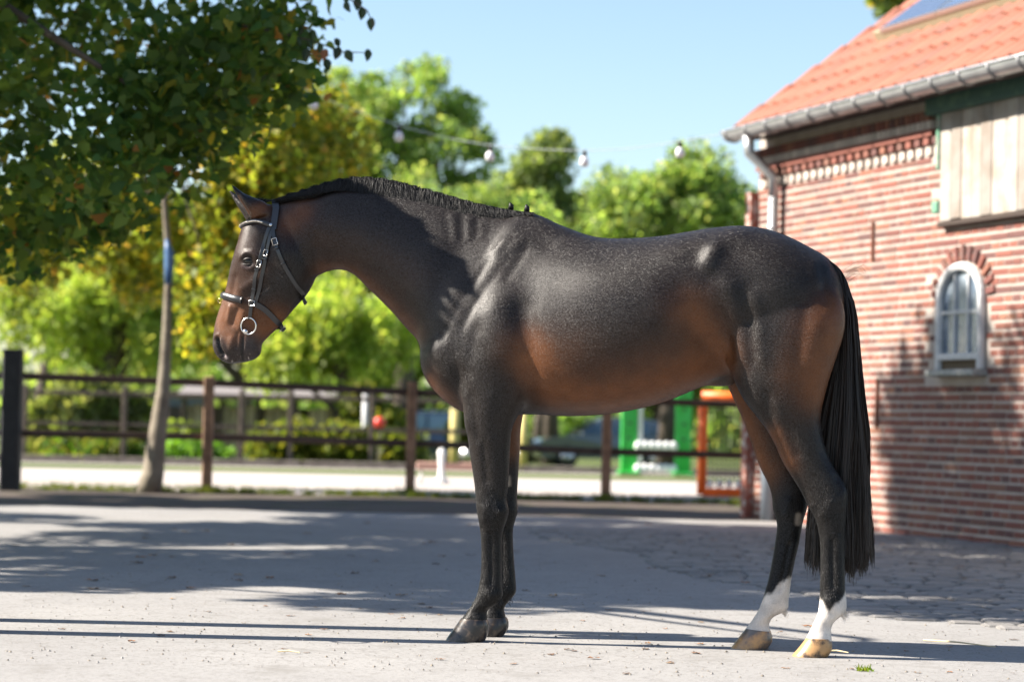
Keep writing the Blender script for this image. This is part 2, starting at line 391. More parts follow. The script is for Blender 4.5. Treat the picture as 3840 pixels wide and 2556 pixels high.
# panes cut by the glazing bars: 3 columns, 2 rows
cols = [wx0+.04+(ww-.08)*k/3 for k in range(4)]; zmid = wz0+.16+(wz1-wz0-.16)*.47
def top_at(x): t = max(-1, min(1, (x-wxc)/(ww/2-.04))); return spring+(az-.04)*math.sqrt(max(0, 1-t*t))
for k in range(3):
    a, b_ = cols[k]+.008, cols[k+1]-.008
    mesh_obj('pane', [(a, -.008, wz0+.17), (b_, -.008+rb.uniform(-.006, .006), wz0+.17), (b_, -.008, zmid-.012), (a, -.008, zmid-.012)], [(0, 1, 2, 3)], M_GLASS, WIN)
    xs = np.linspace(a, b_, 5); mesh_obj('pane', [(a, -.008, zmid+.012), (b_, -.008, zmid+.012)]+[(x_, -.008+.002*k, top_at(x_)-.01) for x_ in reversed(xs)], [tuple(range(7))], M_GLASS, WIN)
for k in (1, 2): MB().box((cols[k], -.016, (wz0+.16+top_at(cols[k]))/2), (.022, .022, top_at(cols[k])-wz0-.16)).build('glazing_bar', M_WHITE, WIN)
MB().box((wxc, -.019, zmid), (ww-.07, .024, .026)).build('glazing_bar', M_WHITE, WIN)
MB().bbox((wxc, -.03, wz0+.155), (ww-.06, .06, .05), .006).build('bottom_rail', M_WHITE, WIN)
MB().box((wxc, -.004, wz0+.08), (ww-.08, .03, .12)).build('reveal', mat('dark_recess', (.12, .09, .06), .9), WIN)
MB().bbox((wxc, -.06, wz0+.03), (ww+.05, .14, .05), .008).build('window_sill', mat('sill_stone', (.42, .41, .39), .85, noise=(15, (.25, .27, .24), .4, .65)), WIN)
# brick arch over the window
for j in range(13):
    t = math.pi*(j+.5)/13; a = ww/2+.075; b_ = az+.075; c = Vector((wxc-a*math.cos(t), .0, spring+b_*math.sin(t)))
    M = Matrix.Rotation(-(math.pi/2-t), 3, 'Y'); o = MB().bbox((0, 0, 0), (.052, .05, .12), .006).build('arch_brick', M_BRICK, WIN); o.location = c; o.rotation_euler = M.to_euler()
# roof: battens covered with pantiles
PITCH_R = math.radians(36.0); EAVE_Z = 3.50; EAVE_OUT = .27; SLOPE = 4.9
e0 = Vector((0, -EAVE_OUT, EAVE_Z)); rd = Vector((0, math.cos(PITCH_R), math.sin(PITCH_R))); rn = Vector((0, -math.sin(PITCH_R), math.cos(PITCH_R)))
M_TILE = mat('clay_pantile', (.5, .19, .1), .75, vary=((.27, .088, .05), (.30, .105, .062), (.235, .078, .046), (.285, .10, .06), (.19, .078, .054)), noise=None, bump=(50, .3, .003))
ROOF = empty('roof', (0, 0, 0), 0, BLD)
R0 = .14; R1 = 8.5
def rp(x, s, h): return Vector((x, 0, 0))+e0+rd*s+rn*h
rk = MB(); rk.add([rp(R0, 0, -.02), rp(R1, 0, -.02), rp(R1, SLOPE, -.02), rp(R0, SLOPE, -.02), rp(R0, 0, -.09), rp(R1, 0, -.09), rp(R1, SLOPE, -.09), rp(R0, SLOPE, -.09)], [(0, 1, 2, 3), (7, 6, 5, 4), (0, 4, 5, 1), (3, 2, 6, 7), (0, 3, 7, 4), (1, 5, 6, 2)]); rk.build('roof_deck', mat('roof_timber', (.06, .045, .035), .9), ROOF)
TW, TL = .215, .335
def tile_mesh():
    n = 8; V = []; F = []
    for (s, lift) in ((-.03, .030), (TL-.0, .012)):
        for j in range(n+1):
            u = j/n; h = .034*math.sin(u*2*math.pi)+.006; V.append((u*TW*1.08, s, h+lift))
    # thickness at the lower edge
    for j in range(n+1):
        u = j/n; h = .034*math.sin(u*2*math.pi)+.006; V.append((u*TW*1.08, -.03, h+.030-.016))
    for j in range(n): F.append((j, j+1, n+1+j+1, n+1+j)); F.append((2*(n+1)+j, 2*(n+1)+j+1, j+1, j))
    me = bpy.data.meshes.new('pantile'); me.from_pydata(V, [], F); me.materials.append(M_TILE)
    me.polygons.foreach_set('use_smooth', [i % 2 == 0 for i in range(len(F))]); me.update(); return me
tme = tile_mesh(); Mt = Matrix((Vector((1, 0, 0)), rd, rn)).transposed(); tv = []; tf = []; count = 0
for r in range(int(SLOPE/TL)):
    for k in range(int((R1-R0)/TW)):
        p = rp(R0+k*TW, r*TL, 0); jit = rb.uniform(-.005, .005)
        if k*TW < 5.8 and count < 300 and r < 11:
            o = bpy.data.objects.new('pantile', tme); o.matrix_local = Matrix.Translation(p+rn*jit) @ (Mt @ Matrix.Rotation(rb.uniform(-.02, .02), 3, 'Z')).to_4x4(); link(o, ROOF); count += 1
        else:
            b0 = len(tv); tv.extend([tuple(Mt @ v.co+p+rn*jit) for v in tme.vertices]); tf.extend([tuple(q+b0 for q in f.vertices) for f in tme.polygons])
o = mesh_obj('pantiles', tv, tf, M_TILE, ROOF); o['kind'] = 'stuff'
# verge tiles along the gable edge
for r in range(int(SLOPE/TL)):
    MB().bbox((0, 0, 0), (.11, TL*1.06, .05), .01).build('verge_tile', M_TILE, ROOF).matrix_local = Matrix.Translation(rp(R0-.03, (r+.5)*TL, .035)) @ (Mt @ Matrix.Rotation(.06, 3, 'X')).to_4x4()
# back slope
bk = MB(); ridge = rp(R0, SLOPE, .02); ridge2 = rp(R1, SLOPE, .02); bk.add([ridge, ridge2, ridge2+Vector((0, 4, -2.9)), ridge+Vector((0, 4, -2.9))], [(0, 1, 2, 3)]); bk.build('back_slope', M_TILE, ROOF)
# soffit, rafters and gutter
sf = MB(); sf.add([(R0, -EAVE_OUT+.01, EAVE_Z-.10), (R1, -EAVE_OUT+.01, EAVE_Z-.10), (R1, .1, EAVE_Z-.06), (R0, .1, EAVE_Z-.06)], [(0, 1, 2, 3)]); sf.build('soffit', mat('soffit_timber', (.045, .032, .026), .9), BLD)
M_ZINC = mat('zinc', (.55, .56, .57), .38, .75, noise=(7, (.42, .43, .45), .4, .7))
GUT = empty('gutter', (0, 0, 0), 0, BLD); gr = .085; gy, gz = -EAVE_OUT-.05, EAVE_Z-.02; V = []; F = []; n = 10
for x in (R0-.1, R1):
    for j in range(n+1):
        t = math.pi*j/n; V.append((x, gy-gr*math.cos(t), gz-gr*math.sin(t)))
    for j in range(n+1):
        t = math.pi*j/n; V.append((x, gy-(gr-.008)*math.cos(t), gz-(gr-.008)*math.sin(t)))
m = n+1
for j in range(n): F += [(j, j+1, 2*m+j+1, 2*m+j), (m+j+1, m+j, 3*m+j, 3*m+j+1)]
F += [(0, 2*m, 3*m, m), (n, m+n, 3*m+n, 2*m+n), tuple(range(m))]
mesh_obj('trough', V, F, M_ZINC, GUT); MB().tube([(R0-.1, gy-gr, gz+.004), (R1, gy-gr, gz+.004)], .013, 8).build('bead', M_ZINC, GUT, True)
for k in range(16):
    x = .12+k*.42; pts = [(x, gy-(gr+.007)*math.cos(math.pi*j/8), gz-(gr+.007)*math.sin(math.pi*j/8)) for j in range(9)]+[(x, gy+gr+.07, gz+.02)]
    MB().tube(pts, .009, 6).build('gutter_bracket', mat('dull_zinc', (.3, .3, .31), .5, .6), GUT, True)
# downpipe: swan neck, pipe and cast iron foot
DP = empty('downpipe', (0, 0, 0), 0, BLD)
dx_, _ = px_wall(1781, 450, .08)
MB().tube([(dx_-.05, gy, gz-.06), (dx_-.04, gy+.01, gz-.22), (dx_-.0, -.09, gz-.42), (dx_, -.085, gz-.6)], [.055, .05, .046, .046], 14).build('swan_neck', M_ZINC, DP, True)
MB().tube([(dx_, -.085, gz-.58), (dx_, -.085, 1.0)], .045, 14).build('pipe', M_ZINC, DP, True)
MB().tube([(dx_, -.085, 1.02), (dx_, -.085, 0)], .066, 14).build('standpipe', mat('cast_iron', (.2, .23, .27), .5, .3), DP, True)
for z in (2.6, 1.7): MB().tube([(dx_, -.085, z-.015), (dx_, -.085, z+.015)], .055, 14).build('pipe_clip', M_ZINC, DP, True)
# wall tie irons
for (xd, y0, y1) in ((2012, 510, 600), (2022, 870, 985)):
    a, z1 = px_wall(xd, y0); _, z0 = px_wall(xd, y1); MB().box((a, -.012, (z0+z1)/2), (.022, .024, z1-z0)).build('tie_iron', mat('rusty_iron', (.16, .06, .035), .8), BLD)
# solar panels on rails above the roof
SOL = empty('solar_array', (0, 0, 0), 0, BLD); M_CELL = mat('solar_cell', (.10, .13, .2), .12, spec=.8, coat=.6); M_ALU = mat('aluminium', (.6, .6, .58), .3, .8)
def roof_hit(xd, yd, h=.16):
    n_w = (BLD.matrix_world.to_3x3() @ rn); p_w = BLD.matrix_world @ rp(0, 0, h); p = on_plane(xd*DS, yd*DS, p_w, n_w); l = BLD.matrix_world.inverted() @ p
    return l.x, (l-e0).dot(rd)
px0, ps0 = roof_hit(2022, 68); PW, PL = .99, 1.62
for k in range(4):
    xa = px0+k*(PW+.02); sa = ps0
    q = [rp(xa, sa, .16), rp(xa+PW, sa, .16), rp(xa+PW, sa+PL, .16), rp(xa, sa+PL, .16)]; d = [v-rn*.04 for v in q]
    mesh_obj('solar_panel', q+d, [(0, 1, 2, 3), (4, 7, 6, 5), (0, 4, 5, 1), (1, 5, 6, 2), (2, 6, 7, 3), (3, 7, 4, 0)], M_ALU, SOL)
    P_ = SOL.children[-1]
    for i in range(6):
        for j in range(10):
            a, b_ = xa+.02+(PW-.04)*i/6+.004, xa+.02+(PW-.04)*(i+1)/6-.004; c, e = sa+.02+(PL-.04)*j/10+.004, sa+.02+(PL-.04)*(j+1)/10-.004
            if k < 1: mesh_obj('solar_cell', [rp(a, c, .1635), rp(b_, c, .1635), rp(b_, e, .1635), rp(a, e, .1635)], [(0, 1, 2, 3)], M_CELL, P_)
    if k >= 1: mesh_obj('solar_glass', [rp(xa+.02, sa+.02, .1635), rp(xa+PW-.02, sa+.02, .1635), rp(xa+PW-.02, sa+PL-.02, .1635), rp(xa+.02, sa+PL-.02, .1635)], [(0, 1, 2, 3)], M_CELL, P_)
MB().box((0, 0, 0), (4*PW+.3, .05, .10)).build('mounting_rail', mat('weathered_rail', (.36, .33, .22), .7), SOL).matrix_local = Matrix.Translation(rp(px0+2*PW, ps0+.03, .09)) @ Mt.to_4x4()
# ================================================================== paddock fence and the things behind it
M_POST = mat('brown_post', (.33, .2, .125), .85, noise=(9, (.17, .10, .065), .4, .65), bump=(22, .5, .006)); M_RAIL = mat('dark_rail', (.055, .036, .027), .8, noise=(8, (.10, .065, .048), .45, .7), bump=(25, .4, .004)); M_BLACK = mat('black_post', (.012, .014, .017), .75, noise=(10, (.025, .027, .03), .4, .7), bump=(20, .5, .006))
FEN = empty('paddock_fence', on_ground(475, 1133)); tag(FEN, 'two rail brown timber fence along the near side of the sand arena', 'fence')
fp = [on_ground(22, 1129), on_ground(475, 1133), on_ground(943, 1136), on_ground(1393, 1149), on_ground(1726, 1156)]
def post(name, p, w, h, material, parent, lean=0.0):
    o = MB().bbox((0, 0, h/2-.05), (w, w, h+.1), w*.12).build(name, material, parent)
    o.matrix_world = Matrix.Translation(p) @ Matrix.Rotation(lean, 4, 'Y'); return o
FENP = Matrix.Translation(fp[1])
def under(o, par): o.parent = par; o.matrix_parent_inverse = par.matrix_world.inverted() if par.matrix_world != Matrix() else Matrix.Translation(-par.location)
def world_part(o, par): o.parent = par; o.matrix_parent_inverse = Matrix.Translation(Vector(par.location)).inverted()
for i, p in enumerate(fp[1:]):
    o = MB().bbox((p.x, p.y, .61), (.105, .105, 1.26), .012).build('post', M_POST); world_part(o, FEN)
hz = [(1.19, .60), (1.17, .595), (1.125, .56), (1.085, .52), (1.06, .51)]
for i in range(len(fp)-1):
    a, b_ = fp[i], fp[i+1]
    for k in (0, 1):
        A = Vector((a.x, a.y+.075, hz[i][k])); B_ = Vector((b_.x, b_.y+.075, hz[i+1][k])); d = B_-A; L_ = d.length
        m = MB(); M = d.to_track_quat('X', 'Z').to_matrix(); m.bbox((A+B_)/2, (L_, .045, .075), .008, M); world_part(m.build('rail', M_RAIL), FEN)
ext = fp[0]+(fp[0]-fp[1])
for k in (0, 1):
    A = Vector((ext.x, ext.y+.075, hz[0][k]+.02)); B_ = Vector((fp[0].x-.05, fp[0].y+.075, hz[0][k])); d = B_-A; world_part(MB().bbox((A+B_)/2, (d.length, .045, .075), .008, d.to_track_quat('X', 'Z').to_matrix()).build('rail', M_RAIL), FEN)
GP = empty('gate_post', fp[0]); tag(GP, 'thick black square gate post where the paddock fence begins', 'post')
o = MB().bbox((0, 0, .7), (.195, .195, 1.5), .02).build('shaft', M_BLACK, GP); MB().bbox((0, 0, 1.452), (.205, .205, .02), .006).build('cap', M_BLACK, GP)

# far fence
M_FARF = mat('old_fence_timber', (.13, .10, .08), .9, noise=(8, (.08, .06, .05), .4, .65))
FF = empty('far_fence', (0, 39.9, 0)); tag(FF, 'weathered post and rail fence on the far side of the arena', 'fence')
fx = [-14, -11, -8.0] + [at_depth(x, 1000, 39.9).x for x in (285, 555, 668, 855, 1090)]
for x in fx: MB().bbox((x, 0, .6), (.08, .08, 1.3), .012).build('post', M_FARF, FF)
for k, z in enumerate((1.12, .62)):
    for i in range(len(fx)-1): MB().bbox(((fx[i]+fx[i+1])/2, .08, z), (fx[i+1]-fx[i]-.01, .035, .07), .006).build('rail', M_FARF, FF)

# added unseen posts left of frame to cast shadow strips across the yard
for (x, y, h, lb) in ((-2.14, 9.3, 1.52, 'short round timber post added out of view to cast a shadow strip'), (-2.24, 9.82, 2.3, 'tall round timber post added out of view to cast a shadow strip')):
    hpz = empty('shadow_post', (x, y, 0)); tag(hpz, lb, 'post')
    MB().tube([(0, 0, -.1), (0, 0, h*.5), (0, 0, h)], [.085, .08, .072], 14).build('shaft', M_POST, hpz, True); MB().torus((0, -.085, h*.8), .05, .008, (1, 0, 0), 18, 6).build('post_ring', M_ZINC, hpz, True)

# ------------------------------------------------------------------ show jumps in the arena
M_JG = mat('green_jump_paint', (.03, .42, .05), .5, noise=(6, (.05, .5, .1), .4, .7)); M_JW = mat('white_jump_paint', (.78, .78, .76), .5); M_JO = mat('orange_plastic', (.9, .16, .015), .45); M_CUP = mat('black_fitting', (.02, .02, .02), .6); M_NET = mat('dark_mesh_panel', (.06, .065, .07), .7, noise=(3, (.14, .14, .1), .5, .6))
ja = on_ground(1440, 1088); jb = on_ground(1578, 1096); jb.y = ja.y = (ja.y+jb.y)/2
JW = empty('show_jump', (ja.x, ja.y, 0)); tag(JW, 'green show jump with two white scalloped planks in the arena', 'jump'); span = jb.x-ja.x
for x in (0.0, span):
    st = MB().bbox((x, 0, .8), (.26, .12, 1.6), .015).build('stand', M_JG, JW); MB().bbox((x, 0, .03), (.34, .6, .05), .01).build('foot', M_JG, JW)
    for k in range(5): MB().bbox((x+.01, -.064, .34+.24*k), (.05, .012, .04), .003).build('cup_hole', M_CUP, st)
MB().bbox((.18, .0, .9), (.07, .07, 1.4), .01).build('pole_guide', M_JW, JW)
for z in (.46, .10):
    pk = empty('plank', (0, -.09, z), 0, JW)
    for k in range(6): MB().lathe([(.02, -.05), (.06, -.045), (.072, 0), (.06, .045), (.02, .05)], (.1+(span-.2)*(k+.5)/6, 0, 0), 14, Matrix.Rotation(math.pi/2, 3, 'X') @ Matrix.Diagonal(Vector((1, 1.15, 1.2)))).build('plank_block', M_JW, pk, True)
    MB().bbox((span/2, .02, 0), (span-.2, .03, .07), .008).build('plank_board', M_JW, pk)
oa = on_ground(1614, 1143); OG = empty('orange_barrier', (oa.x, oa.y, 0)); tag(OG, 'orange tubular frame barrier with grey mesh behind the fence', 'barrier')
sw, sh = .50, 1.16
MB().tube([(0, 0, .03), (0, 0, sh-.1)], .056, 12).build('upright', M_JO, OG, True); MB().tube([(sw, 0, .03), (sw, 0, sh-.1)], .056, 12).build('upright', M_JO, OG, True)
MB().tube([(-.02, 0, sh), (sw+.3, 0, sh-.01)], .062, 12).build('top_tube', M_JO, OG, True); MB().bbox((sw/2, 0, .06), (sw, .12, .10), .02).build('base_bar', M_JO, OG)
nt_ = MB()
for k in range(9): nt_.box((.05+(sw-.1)*k/8, .03, .6), (.012, .006, .95))
for k in range(18): nt_.box((sw/2, .037, .14+.92*k/17), (sw-.09, .006, .012))
nt_.build('net', M_NET, OG)
for k in range(4): MB().ball((.09+k*.11, -.03, .16), .036, 10, (1, 1, 1.4)).build('white_weight', M_JW, OG, True)
ca = on_ground(965, 1112); CV = empty('cavaletti', (ca.x, ca.y, 0)); tag(CV, 'low training jump with a pinkish plank and grey legs on the sand', 'jump')
MB().bbox((.35, 0, .23), (.78, .12, .10), .012).build('plank', mat('pink_board', (.5, .3, .24), .7), CV)
for x in (.02, .72):
    MB().tube([(x, -.1, 0), (x, 0, .2), (x, .1, 0)], .014, 8).build('leg', mat('grey_leg', (.5, .5, .5), .5, .4), CV, True)
ma = on_ground(1016, 1112); MK = empty('dressage_marker', (ma.x, ma.y-.25, 0)); tag(MK, 'white arena marker standing beside the low pink plank', 'marker')
MB().lathe([(.11, 0), (.10, .05), (.05, .08), (.045, .34), (.055, .42), (.02, .46)], (0, 0, 0), 14).build('cone', M_JW, MK, True)
rs = at_depth(873, 972, 41.0); RB = empty('red_ball', (rs.x, 41.0, terr(41))); tag(RB, 'red round buoy on a thin stick beyond the far fence', 'buoy')
MB().ball((0, 0, rs.z-terr(41)), .105, 14).build('ball', mat('red_plastic', (.75, .06, .04), .4), RB, True); MB().tube([(0, 0, 0), (0, 0, rs.z-terr(41))], .015, 6).build('stick', M_WEATH, RB)
for nm, xd, top, Y, w, lb in (('pole', 841, 905, 42.0, .1, 'slim pale metal pole beyond the far fence'), ('pole', 1047, 940, 44.0, .18, 'yellow painted post beyond the far fence'), ('pole', 1206, 930, 46.0, .17, 'yellow painted post before the parked grey car')):
    p = at_depth(xd, top, Y); o = empty('pole', (p.x, Y, terr(Y))); tag(o, lb, 'pole'); h = p.z-terr(Y)
    MB().tube([(0, 0, 0), (0, 0, h)], w/2, 10).build('shaft', mat('pale_pole', (.55, .55, .55), .5) if w < .12 else mat('yellow_post', (.55, .45, .16), .7), o, True); MB().lathe([(w/2+.01, 0), (w/2+.01, .03), (.01, .05)], (0, 0, h), 10).build('cap', M_WEATH, o)

# ------------------------------------------------------------------ cars parked beyond the arena
M_TYRE = mat('tyre', (.018, .018, .018), .85); M_RIM = mat('rim', (.55, .55, .56), .3, .8); M_CGL = mat('car_glass', (.03, .06, .09), .05, spec=.9, coat=.8)
def car(loc, rz, paint, label):
    C_ = empty('parked_car', loc, rz); tag(C_, label, 'car', 'cars parked beyond the arena')
    prof = [(-2.2, .28), (-2.24, .62), (-2.1, .86), (-1.15, 1.0), (-.45, 1.45), (.2, 1.53), (1.2, 1.5), (1.75, 1.30), (2.15, .98), (2.24, .6), (2.2, .28)]; V = []; F = []; W = [.78, .84, .86, .86, .66, .63, .63, .68, .84, .84, .78]; n = len(prof)
    P = crom([(a, b_, w) for (a, b_), w in zip(prof, W)], 3); n = len(P)
    for s in (-1, -.55, .55, 1):
        for (a, z, w) in P: V.append((a*(1 if abs(s) < 1 else .985), s*w*(1.0 if abs(s) == 1 else 1.0), z+(.015 if abs(s) < 1 else -.0)))
    for r in range(3):
        for i in range(n-1): F.append((r*n+i, r*n+i+1, (r+1)*n+i+1, (r+1)*n+i))
    F += [tuple(range(n)), tuple(3*n+i for i in reversed(range(n)))]
    mesh_obj('car_body', V, F, paint, C_, True).data.polygons.foreach_set('use_smooth', [i < 3*(n-1) for i in range(len(F))])
    def sideglass(pts): 
        for s in (-1, 1): mesh_obj('side_window', [(x, s*(.86-(z-1.0)*.42+.012), z) for x, z in pts], [tuple(range(len(pts)))], M_CGL, C_)
    sideglass([(-1.0, 1.02), (-.42, 1.40), (.12, 1.45), (.12, 1.02)]); sideglass([(.2, 1.02), (.2, 1.45), (1.15, 1.42), (1.2, 1.02)]); sideglass([(1.28, 1.02), (1.24, 1.41), (1.6, 1.3), (1.85, 1.05)])
    mesh_obj('windscreen', [(-1.17, -.66, 1.02), (-1.17, .66, 1.02), (-.5, .55, 1.47), (-.5, -.55, 1.47)], [(0, 1, 2, 3)], M_CGL, C_); mesh_obj('rear_window', [(1.8, -.55, 1.32), (1.8, .55, 1.32), (2.14, .6, 1.06), (2.14, -.6, 1.06)], [(3, 2, 1, 0)], M_CGL, C_)
    for x in (-1.38, 1.35):
        for s in (-1, 1):
            w = MB().lathe([(.2, -.1), (.31, -.1), (.335, -.06), (.335, .06), (.31, .1), (.2, .1)], (x, s*.78, .335), 20, Matrix.Rotation(math.pi/2, 3, 'X')).build('wheel', M_TYRE, C_, True); MB().lathe([(.21, -.105), (.2, 0), (.21, .105)], (x, s*.785, .335), 20, Matrix.Rotation(math.pi/2, 3, 'X')).build('rim', M_RIM, w, True)
    for s in (-1, 1):
        MB().ball((-2.12, s*.62, .74), .14, 10, (.5, 1.2, .6)).build('headlight', mat('headlight', (.85, .88, .9), .08, .3, coat=.5), C_, True); MB().bbox((2.18, s*.64, .86), (.08, .22, .2), .02).build('tail_light', mat('tail_light', (.4, .02, .02), .25), C_); MB().ball((-.95, s*.93, 1.03), .09, 8, (.7, 1, .6)).build('wing_mirror', paint, C_, True)
    return C_
c1 = at_depth(1393, 1070, 74); car((c1.x+.05, 74, terr(74)), math.radians(8), mat('grey_car_paint', (.10, .12, .15), .25, .0, coat=.9), 'grey car parked on the grass beyond the white planked jump')
c2 = at_depth(905, 1060, 70); car((c2.x+.9, 70, terr(70)), math.radians(-6), mat('blue_car_paint', (.03, .05, .10), .25, .4, coat=.8), 'dark blue car parked behind the red buoy')
c3 = at_depth(1110, 1050, 80); car((c3.x, 80, terr(80)), math.radians(170), mat('dark_car_paint', (.05, .055, .06), .25, .4, coat=.8), 'near black car parked between the other two cars')

# weathered sheds and timber beyond the far fence
SH_ = empty('board_shed', (at_depth(650, 950, 52).x, 52, terr(52))); tag(SH_, 'low shed of bleached boards beyond the far fence', 'shed')
M_PALE = mat('bleached_board', (.42, .36, .31), .85, vary=.25, noise=(2, (.3, .22, .18), .4, .7)); M_DKT = mat('shed_timber', (.07, .055, .045), .9)
for k in range(22):
    if k % 5 == 3: continue
    MB().bbox((-2.0+k*.19, 0, .62), (.165, .03, 1.2+.08*math.sin(k*2.1)), .004).build('board', M_PALE, SH_)
for k in range(6): MB().bbox((-2.1+k*.8, -.1, .68), (.1, .1, 1.4), .01).build('post', M_DKT, SH_)
MB().bbox((0, .7, 1.52), (4.6, 1.9, .07), .01, Matrix.Rotation(.14, 3, 'X')).build('roof', mat('shed_roof', (.2, .18, .18), .8), SH_); MB().box((0, 1.3, .6), (4.1, .05, 1.2)).build('back_wall', M_DKT, SH_)
SB = empty('grey_shed', (at_depth(425, 930, 55).x, 55, terr(55))); tag(SB, 'small slate blue shed half hidden behind the leaning trunk', 'shed')
MB().bbox((0, 0, .75), (1.15, 1.0, 1.5), .02).build('wall', mat('slate_blue_board', (.12, .145, .18), .8, noise=(5, (.16, .19, .22), .4, .7)), SB); MB().bbox((0, 0, 1.56), (1.35, 1.2, .08), .01).build('roof', M_DKT, SB); MB().bbox((0, -.51, .65), (.6, .03, 1.2), .01).build('door', M_DKT, SB)

# ------------------------------------------------------------------ festoon of bulbs between the gutter and the trees
FS = empty('string_light'); tag(FS, 'string of white bulbs hung from the gutter to the trees', 'string light')
ctrl = [(1698, 302, 21.9), (1565, 325, 22.0), (1455, 341, 22.1), (1345, 346, 22.2), (1235, 343, 22.3), (1128, 334, 22.4), (1020, 315, 22.5), (918, 288, 22.6), (820, 255, 22.7), (722, 215, 22.8), (560, 130, 23.0), (420, 40, 23.2)]
cp = [at_depth(*c) for c in ctrl]; cpc = crom([tuple(p) for p in cp], 5); MB().tube(cpc, .004, 6).build('cable', mat('cable', (.6, .65, .7), .6), FS)
M_BULB = mat('frosted_bulb', (.85, .85, .87), .25, spec=.5, coat=.4)
for c in (ctrl[1], ctrl[3], ctrl[5], ctrl[7], ctrl[9]):
    p = at_depth(*c); b = MB().lathe([(.008, -.155), (.035, -.145), (.043, -.115), (.036, -.08), (.018, -.055)], p, 14).build('bulb', M_BULB, FS, True); MB().lathe([(.02, -.06), (.022, -.02), (.012, 0)], p, 12).build('lamp_holder', M_CUP, b, True)
# ================================================================== trees and shrubs
def leaf_mat(name, tr=.6, rough=.55):
    return mat(name, (.1, .14, .03), rough, attr='col', trans=tr, spec=.35)
def foliage(clumps, n, size, palette, weights, flat=.25, seed=1, droop=0.0, shape='kite'):
    """clumps: (cx,cy,cz,rx,ry,rz); returns V, F(quads), col"""
    rg = np.random.default_rng(seed); cl = np.array(clumps, float); vol = (cl[:, 3]*cl[:, 4]*cl[:, 5])**(2/3.); k = rg.choice(len(cl), n, p=vol/vol.sum())
    d = rg.normal(size=(n, 3)); d /= np.linalg.norm(d, axis=1)[:, None]; r = rg.random(n)**.42; P = cl[k, :3]+d*r[:, None]*cl[k, 3:]
    if droop: P[:, 2] -= droop*rg.random(n)**2
    a = rg.normal(size=(n, 3)); a[:, 2] = a[:, 2]*.6-.5*(1 if droop == 0 else 2.2); a /= np.linalg.norm(a, axis=1)[:, None]
    b = rg.normal(size=(n, 3)); b -= a*(a*b).sum(1)[:, None]; b /= np.linalg.norm(b, axis=1)[:, None]
    nrm = np.cross(a, b); L = size*(.6+.8*rg.random(n))[:, None]; W = L*(.42 if droop == 0 else .2)
    if shape == 'heart':
        V = np.stack([P-a*L*.42, P-a*L*.5+b*W*.6+nrm*L*.04, P-a*L*.2+b*W*1.02+nrm*L*.10, P+a*L*.2+b*W*.62+nrm*L*.06, P+a*L*.62-nrm*L*.05, P+a*L*.2-b*W*.62+nrm*L*.06, P-a*L*.2-b*W*1.02+nrm*L*.10, P-a*L*.5-b*W*.6+nrm*L*.04], axis=1).reshape(-1, 3); F = np.arange(n*8).reshape(n, 8)
    else:
        V = np.stack([P-a*L*.5, P-a*L*.05+b*W+nrm*L*.08, P+a*L*.5, P-a*L*.05-b*W+nrm*L*.08], axis=1).reshape(-1, 3); F = np.arange(n*4).reshape(n, 4)
    pal = np.array(palette); ci = rg.choice(len(pal), n, p=np.array(weights)/sum(weights))
    clv = .75+.5*rg.random(len(cl)); col = pal[ci]*(.75+.5*rg.random((n, 1)))*clv[k][:, None]
    return V, F, col
def clump_cloud(c, R, m, r0, seed, squash=1.0, keep=None):
    rg = np.random.default_rng(seed); out = []
    while len(out) < m:
        d = rg.normal(size=3); d /= np.linalg.norm(d); rr_ = rg.random()**.45; p = np.array(c)+d*rr_*np.array(R)
        if keep is not None and not keep(p): continue
        s = r0*(.55+.9*rg.random()); out.append((p[0], p[1], p[2], s, s, s*.75*squash))
    return out
M_BARK = mat('bark', (.11, .085, .065), .9, noise=(7, (.06, .045, .035), .4, .65), bump=(14, .8, .02))
M_LEAF = leaf_mat('leaf')
def tree(name, label, base, clumps, n, size, palette, weights, trunk_r, seed, cat='tree', group=None, limbs=9, trunk_pts=None, radii=None, droop=0.0, material=None, bark=None, f0=.35, shape='kite'):
    T = empty(name, base); tag(T, label, cat, group)
    V, F, col = foliage(clumps, n, size, palette, weights, seed=seed, droop=droop, shape=shape); V = V-np.array(base)[None, :]
    cr = link(bpy.data.objects.new('crown', np_mesh('crown', V, F, material or M_LEAF, False, col)), T); cr['kind'] = 'stuff'
    rg = random.Random(seed); m = MB(); cl = np.array(clumps); cen = cl[:, :3].mean(0)-np.array(base); top = Vector((cen[0]*.9, cen[1]*.9, cen[2]))
    tp = [Vector(p) for p in trunk_pts] if trunk_pts else [Vector((0, 0, -.1)), Vector((cen[0]*.08, cen[1]*.08, cen[2]*.3)), Vector((cen[0]*.35, cen[1]*.35, cen[2]*.65)), top]
    k = len(tp); m.tube(tp, radii or [trunk_r*(1.25 if i == 0 else 1-.75*i/(k-1)) for i in range(k)], 12)
    for i in range(limbs):
        c = cl[rg.randrange(len(cl)), :3]-np.array(base); f = rg.uniform(f0, .95); j = f*(k-1); q = int(min(j, k-2)); s = tp[q].lerp(tp[q+1], j-q); e = Vector(tuple(c)); mid_ = s.lerp(e, .5)+Vector((rg.uniform(-.2, .2), rg.uniform(-.2, .2), rg.uniform(.0, .3)))
        r = trunk_r*.42*(1-.5*f); m.tube([s, mid_, e], [r, r*.6, r*.15], 7)
    m.build('trunk', bark or M_BARK, T, True)
    return T
GREEN = [(.13, .20, .045), (.17, .24, .05), (.21, .26, .06), (.28, .27, .05), (.4, .32, .06), (.36, .17, .06)]
DKG = [(.05, .115, .03), (.08, .15, .036), (.13, .20, .045), (.34, .30, .05), (.32, .15, .05)]
YEL = [(.22, .26, .04), (.33, .32, .045), (.48, .40, .06), (.5, .32, .07), (.15, .2, .04)]
